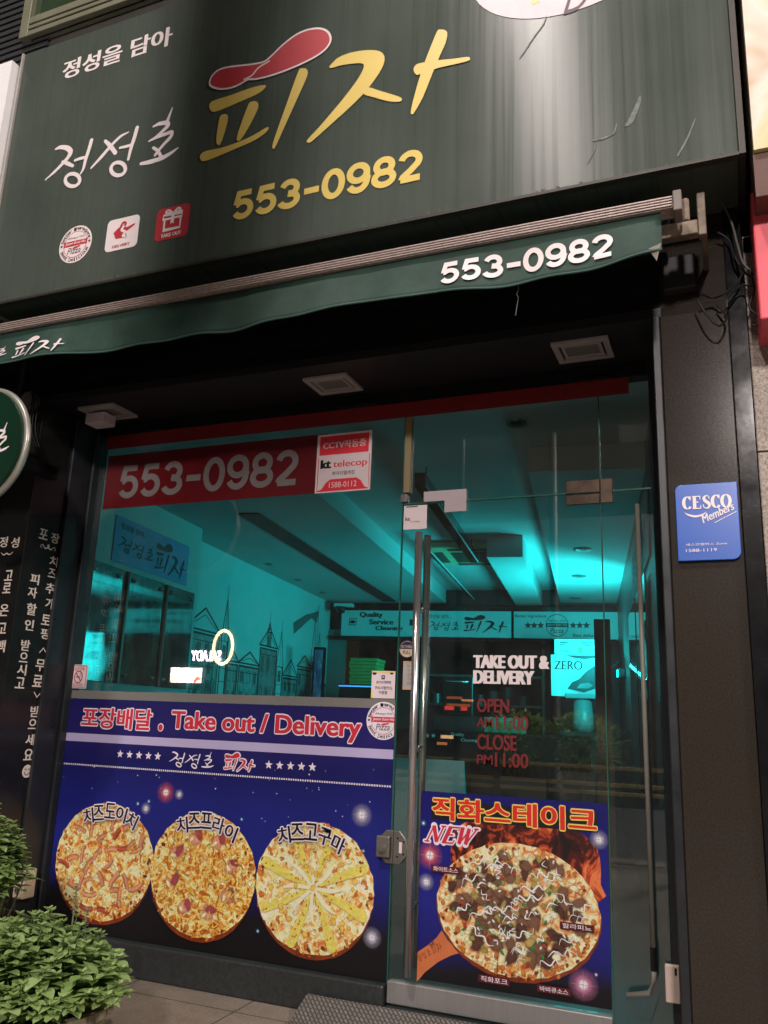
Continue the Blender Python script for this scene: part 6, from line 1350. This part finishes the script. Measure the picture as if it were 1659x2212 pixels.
bush(-.93, -1.0, .1, .435, .375, .29, 165, 'leafy bright green basil bush in a pale pot at the lower left', 4, .26, .20, terr, 1.25, ((.03, .12, .52), (.14, .06, .46)))
bush(-1.40, -.84, .3, .735, .165, .15, 40, 'taller green herb behind at the left edge, beside the pillar', 9, .17, .38, pm('brown_plastic_pot', (.08, .05, .035, 1), .6), 1.2, (), .45, .45)
# ---------------------------------------------------------------- across the road: what the glass mirrors
def mir_(px, py, D): p = atY(px, py, D); return Vector((p.x, -D, p.z))
t = thing('salad_shop', (-10.5, -12.2, -.19), 'dark salad shop across the road with a lit sign, mirrored in the window', 'building')
MB().box((-18, -14, -.19), (8, -12.2, 5)).build('shop_wall', pm('dark_far_wall', (.03, .03, .03, 1), .6), t)
D_ = 12.16; a = mir_(412, 1428, D_); b2 = mir_(478, 1405, D_); Fo_ = lambda a_, b_, o=0: Vector((a_, -D_ + o, b_))
wl = em('white_neon', (.9, .85, 1), 22); yl = em('warm_neon', (1, .75, .4), 14)
m = MB(); m.text('SALADY', b2.x, a.z, a.x, b2.z, Fo_, 0, 0, bold=.02, smear=.006)
c = mir_(482, 1398, D_); m.stroke([(c.x + .24 * math.cos(q), c.z + .36 * math.sin(q)) for q in [2 * math.pi * i / 30 for i in range(30)]], .07, Fo_, .002, 1, closed=True, smooth=1)
m.build('lit_lettering', [wl, yl], t)
a = mir_(368, 1474, D_); b2 = mir_(437, 1443, D_)
bm_, tt_, bb_ = nodes('lit_menu_board'); n = N(tt_, 'TexNoise', Scale=6, Detail=3); tc = N(tt_, 'TexCoord'); tt_.links.new(tc.outputs['Object'], n.inputs[0]); r1 = ramp(tt_, [(.56, (1, .9, .8)), (.62, (.7, .1, .05))], n.outputs[0]); tt_.links.new(r1.outputs[0], bb_.inputs['Emission Color']); bb_.inputs['Emission Strength'].default_value = 14
MB().box((a.x, -D_, a.z), (b2.x, -D_ + .02, b2.z)).build('lit_board', bm_, t)
for px, py, w_, h_, c_, e_ in ((985, 1530, .22, .035, (1, .06, .04), 3.5), (970, 1592, .16, .03, (1, .6, .3), 4), (1010, 1513, .12, .02, (1, .3, .1), 3), (955, 1606, .10, .025, (1, .35, .15), 2)):  # added glowing bars whose mirror images make the door's red and orange glints
    p = mir_(px, py, D_); MB().box((p.x - w_, -D_ - .001, p.z - h_), (p.x + w_, -D_ + .012, p.z + h_)).build('street_glint', em('far_street_glint_%d' % px, c_, e_), t)
rl = pm('yellowish_rail_paint', (.75, .62, .3, 1), .5)
t = thing('guard_rail', (0, -5.35, GZ), 'yellowish roadside guard rail behind the photographer, mirrored in the glass', 'railing')
for z in (.50, .58, .74): MB().box((-6, -5.37, z), (5, -5.33, z + .035)).build('rail', rl, t)
for x in range(-5, 6, 2): MB().box((x, -5.38, GZ), (x + .06, -5.32, .8)).build('post', galv, t)
r_ = random.Random(8)
for x, l in ((mir_(1120, 1605, 6.0).x, 'clipped roadside shrub mirrored in the middle of the glass door'), (mir_(1255, 1600, 6.0).x, 'clipped roadside shrub mirrored at the right side of the glass door')):
    t = thing('roadside_shrub', (x, -6.0, -.19), l, 'shrub', 'shrubs along the road'); F_ = MB(); zc = mir_(1190, 1605, 6.0).z
    for k in range(1100): v = Vector((r_.gauss(0, 1), r_.gauss(0, 1), r_.gauss(0, 1))).normalized() * r_.uniform(.6, 1.1); leaf(F_, Vector((x + v.x * .42, -6.0 + v.y * .3, zc + v.z * .28)), v + Vector((r_.uniform(-.5, .5), r_.uniform(-.5, .5), .3)), Vector((0, 0, 1)), .08, .026, r_)
    F_.build('foliage', leafm, t); MB().tube([(x, -6.0, -.19), (x, -6.0, zc)], .03, 8).build('stem', stemm, t)
# unseen banners added to cast the dark band across the sign
t = thing('shade_banner', (-.98, -4.5, GZ), 'tall unseen grey banner at the kerb, added to shade the sign from the taller lamp', 'banner')
MB().tube([(-1.18, -4.6, GZ), (-1.18, -4.6, 10.3)], .035, 12).build('pole', pm('dark_pole_paint', (0, 0, 0, 1)), t, smooth=True)
MB().box((-1.14, -4.51, 7.9), (-.80, -4.5, 10.1)).build('cloth', pm('grey_banner_cloth', (.25, .25, .27, 1), .7), t)
m = MB()
for z in (7.91, 10.08): m.tube([(-1.18, -4.6, z), (-.86, -4.515, z)], .012, 8)
m.build('banner_arm', galv, t)

t = thing('shade_banner', (1.0, -4.6, GZ), 'short unseen grey banner on a thin pole, added to shade the sign from the lower lamp', 'banner')  # second added banner, blocks the lower lamp along the same band
MB().tube([(1.0, -4.6, GZ), (1.0, -4.6, 5.3)], .025, 12).build('pole', pm('dark_pole_paint', (0, 0, 0, 1)), t, smooth=True)
MB().box((.46, -4.51, 3.85), (.90, -4.5, 5.2)).build('cloth', pm('grey_banner_cloth', (0, 0, 0, 1)), t)
m = MB()
for z in (3.91, 5.13): m.tube([(1.0, -4.6, z), (.46, -4.515, z)], .01, 8)
m.build('banner_arm', galv, t)
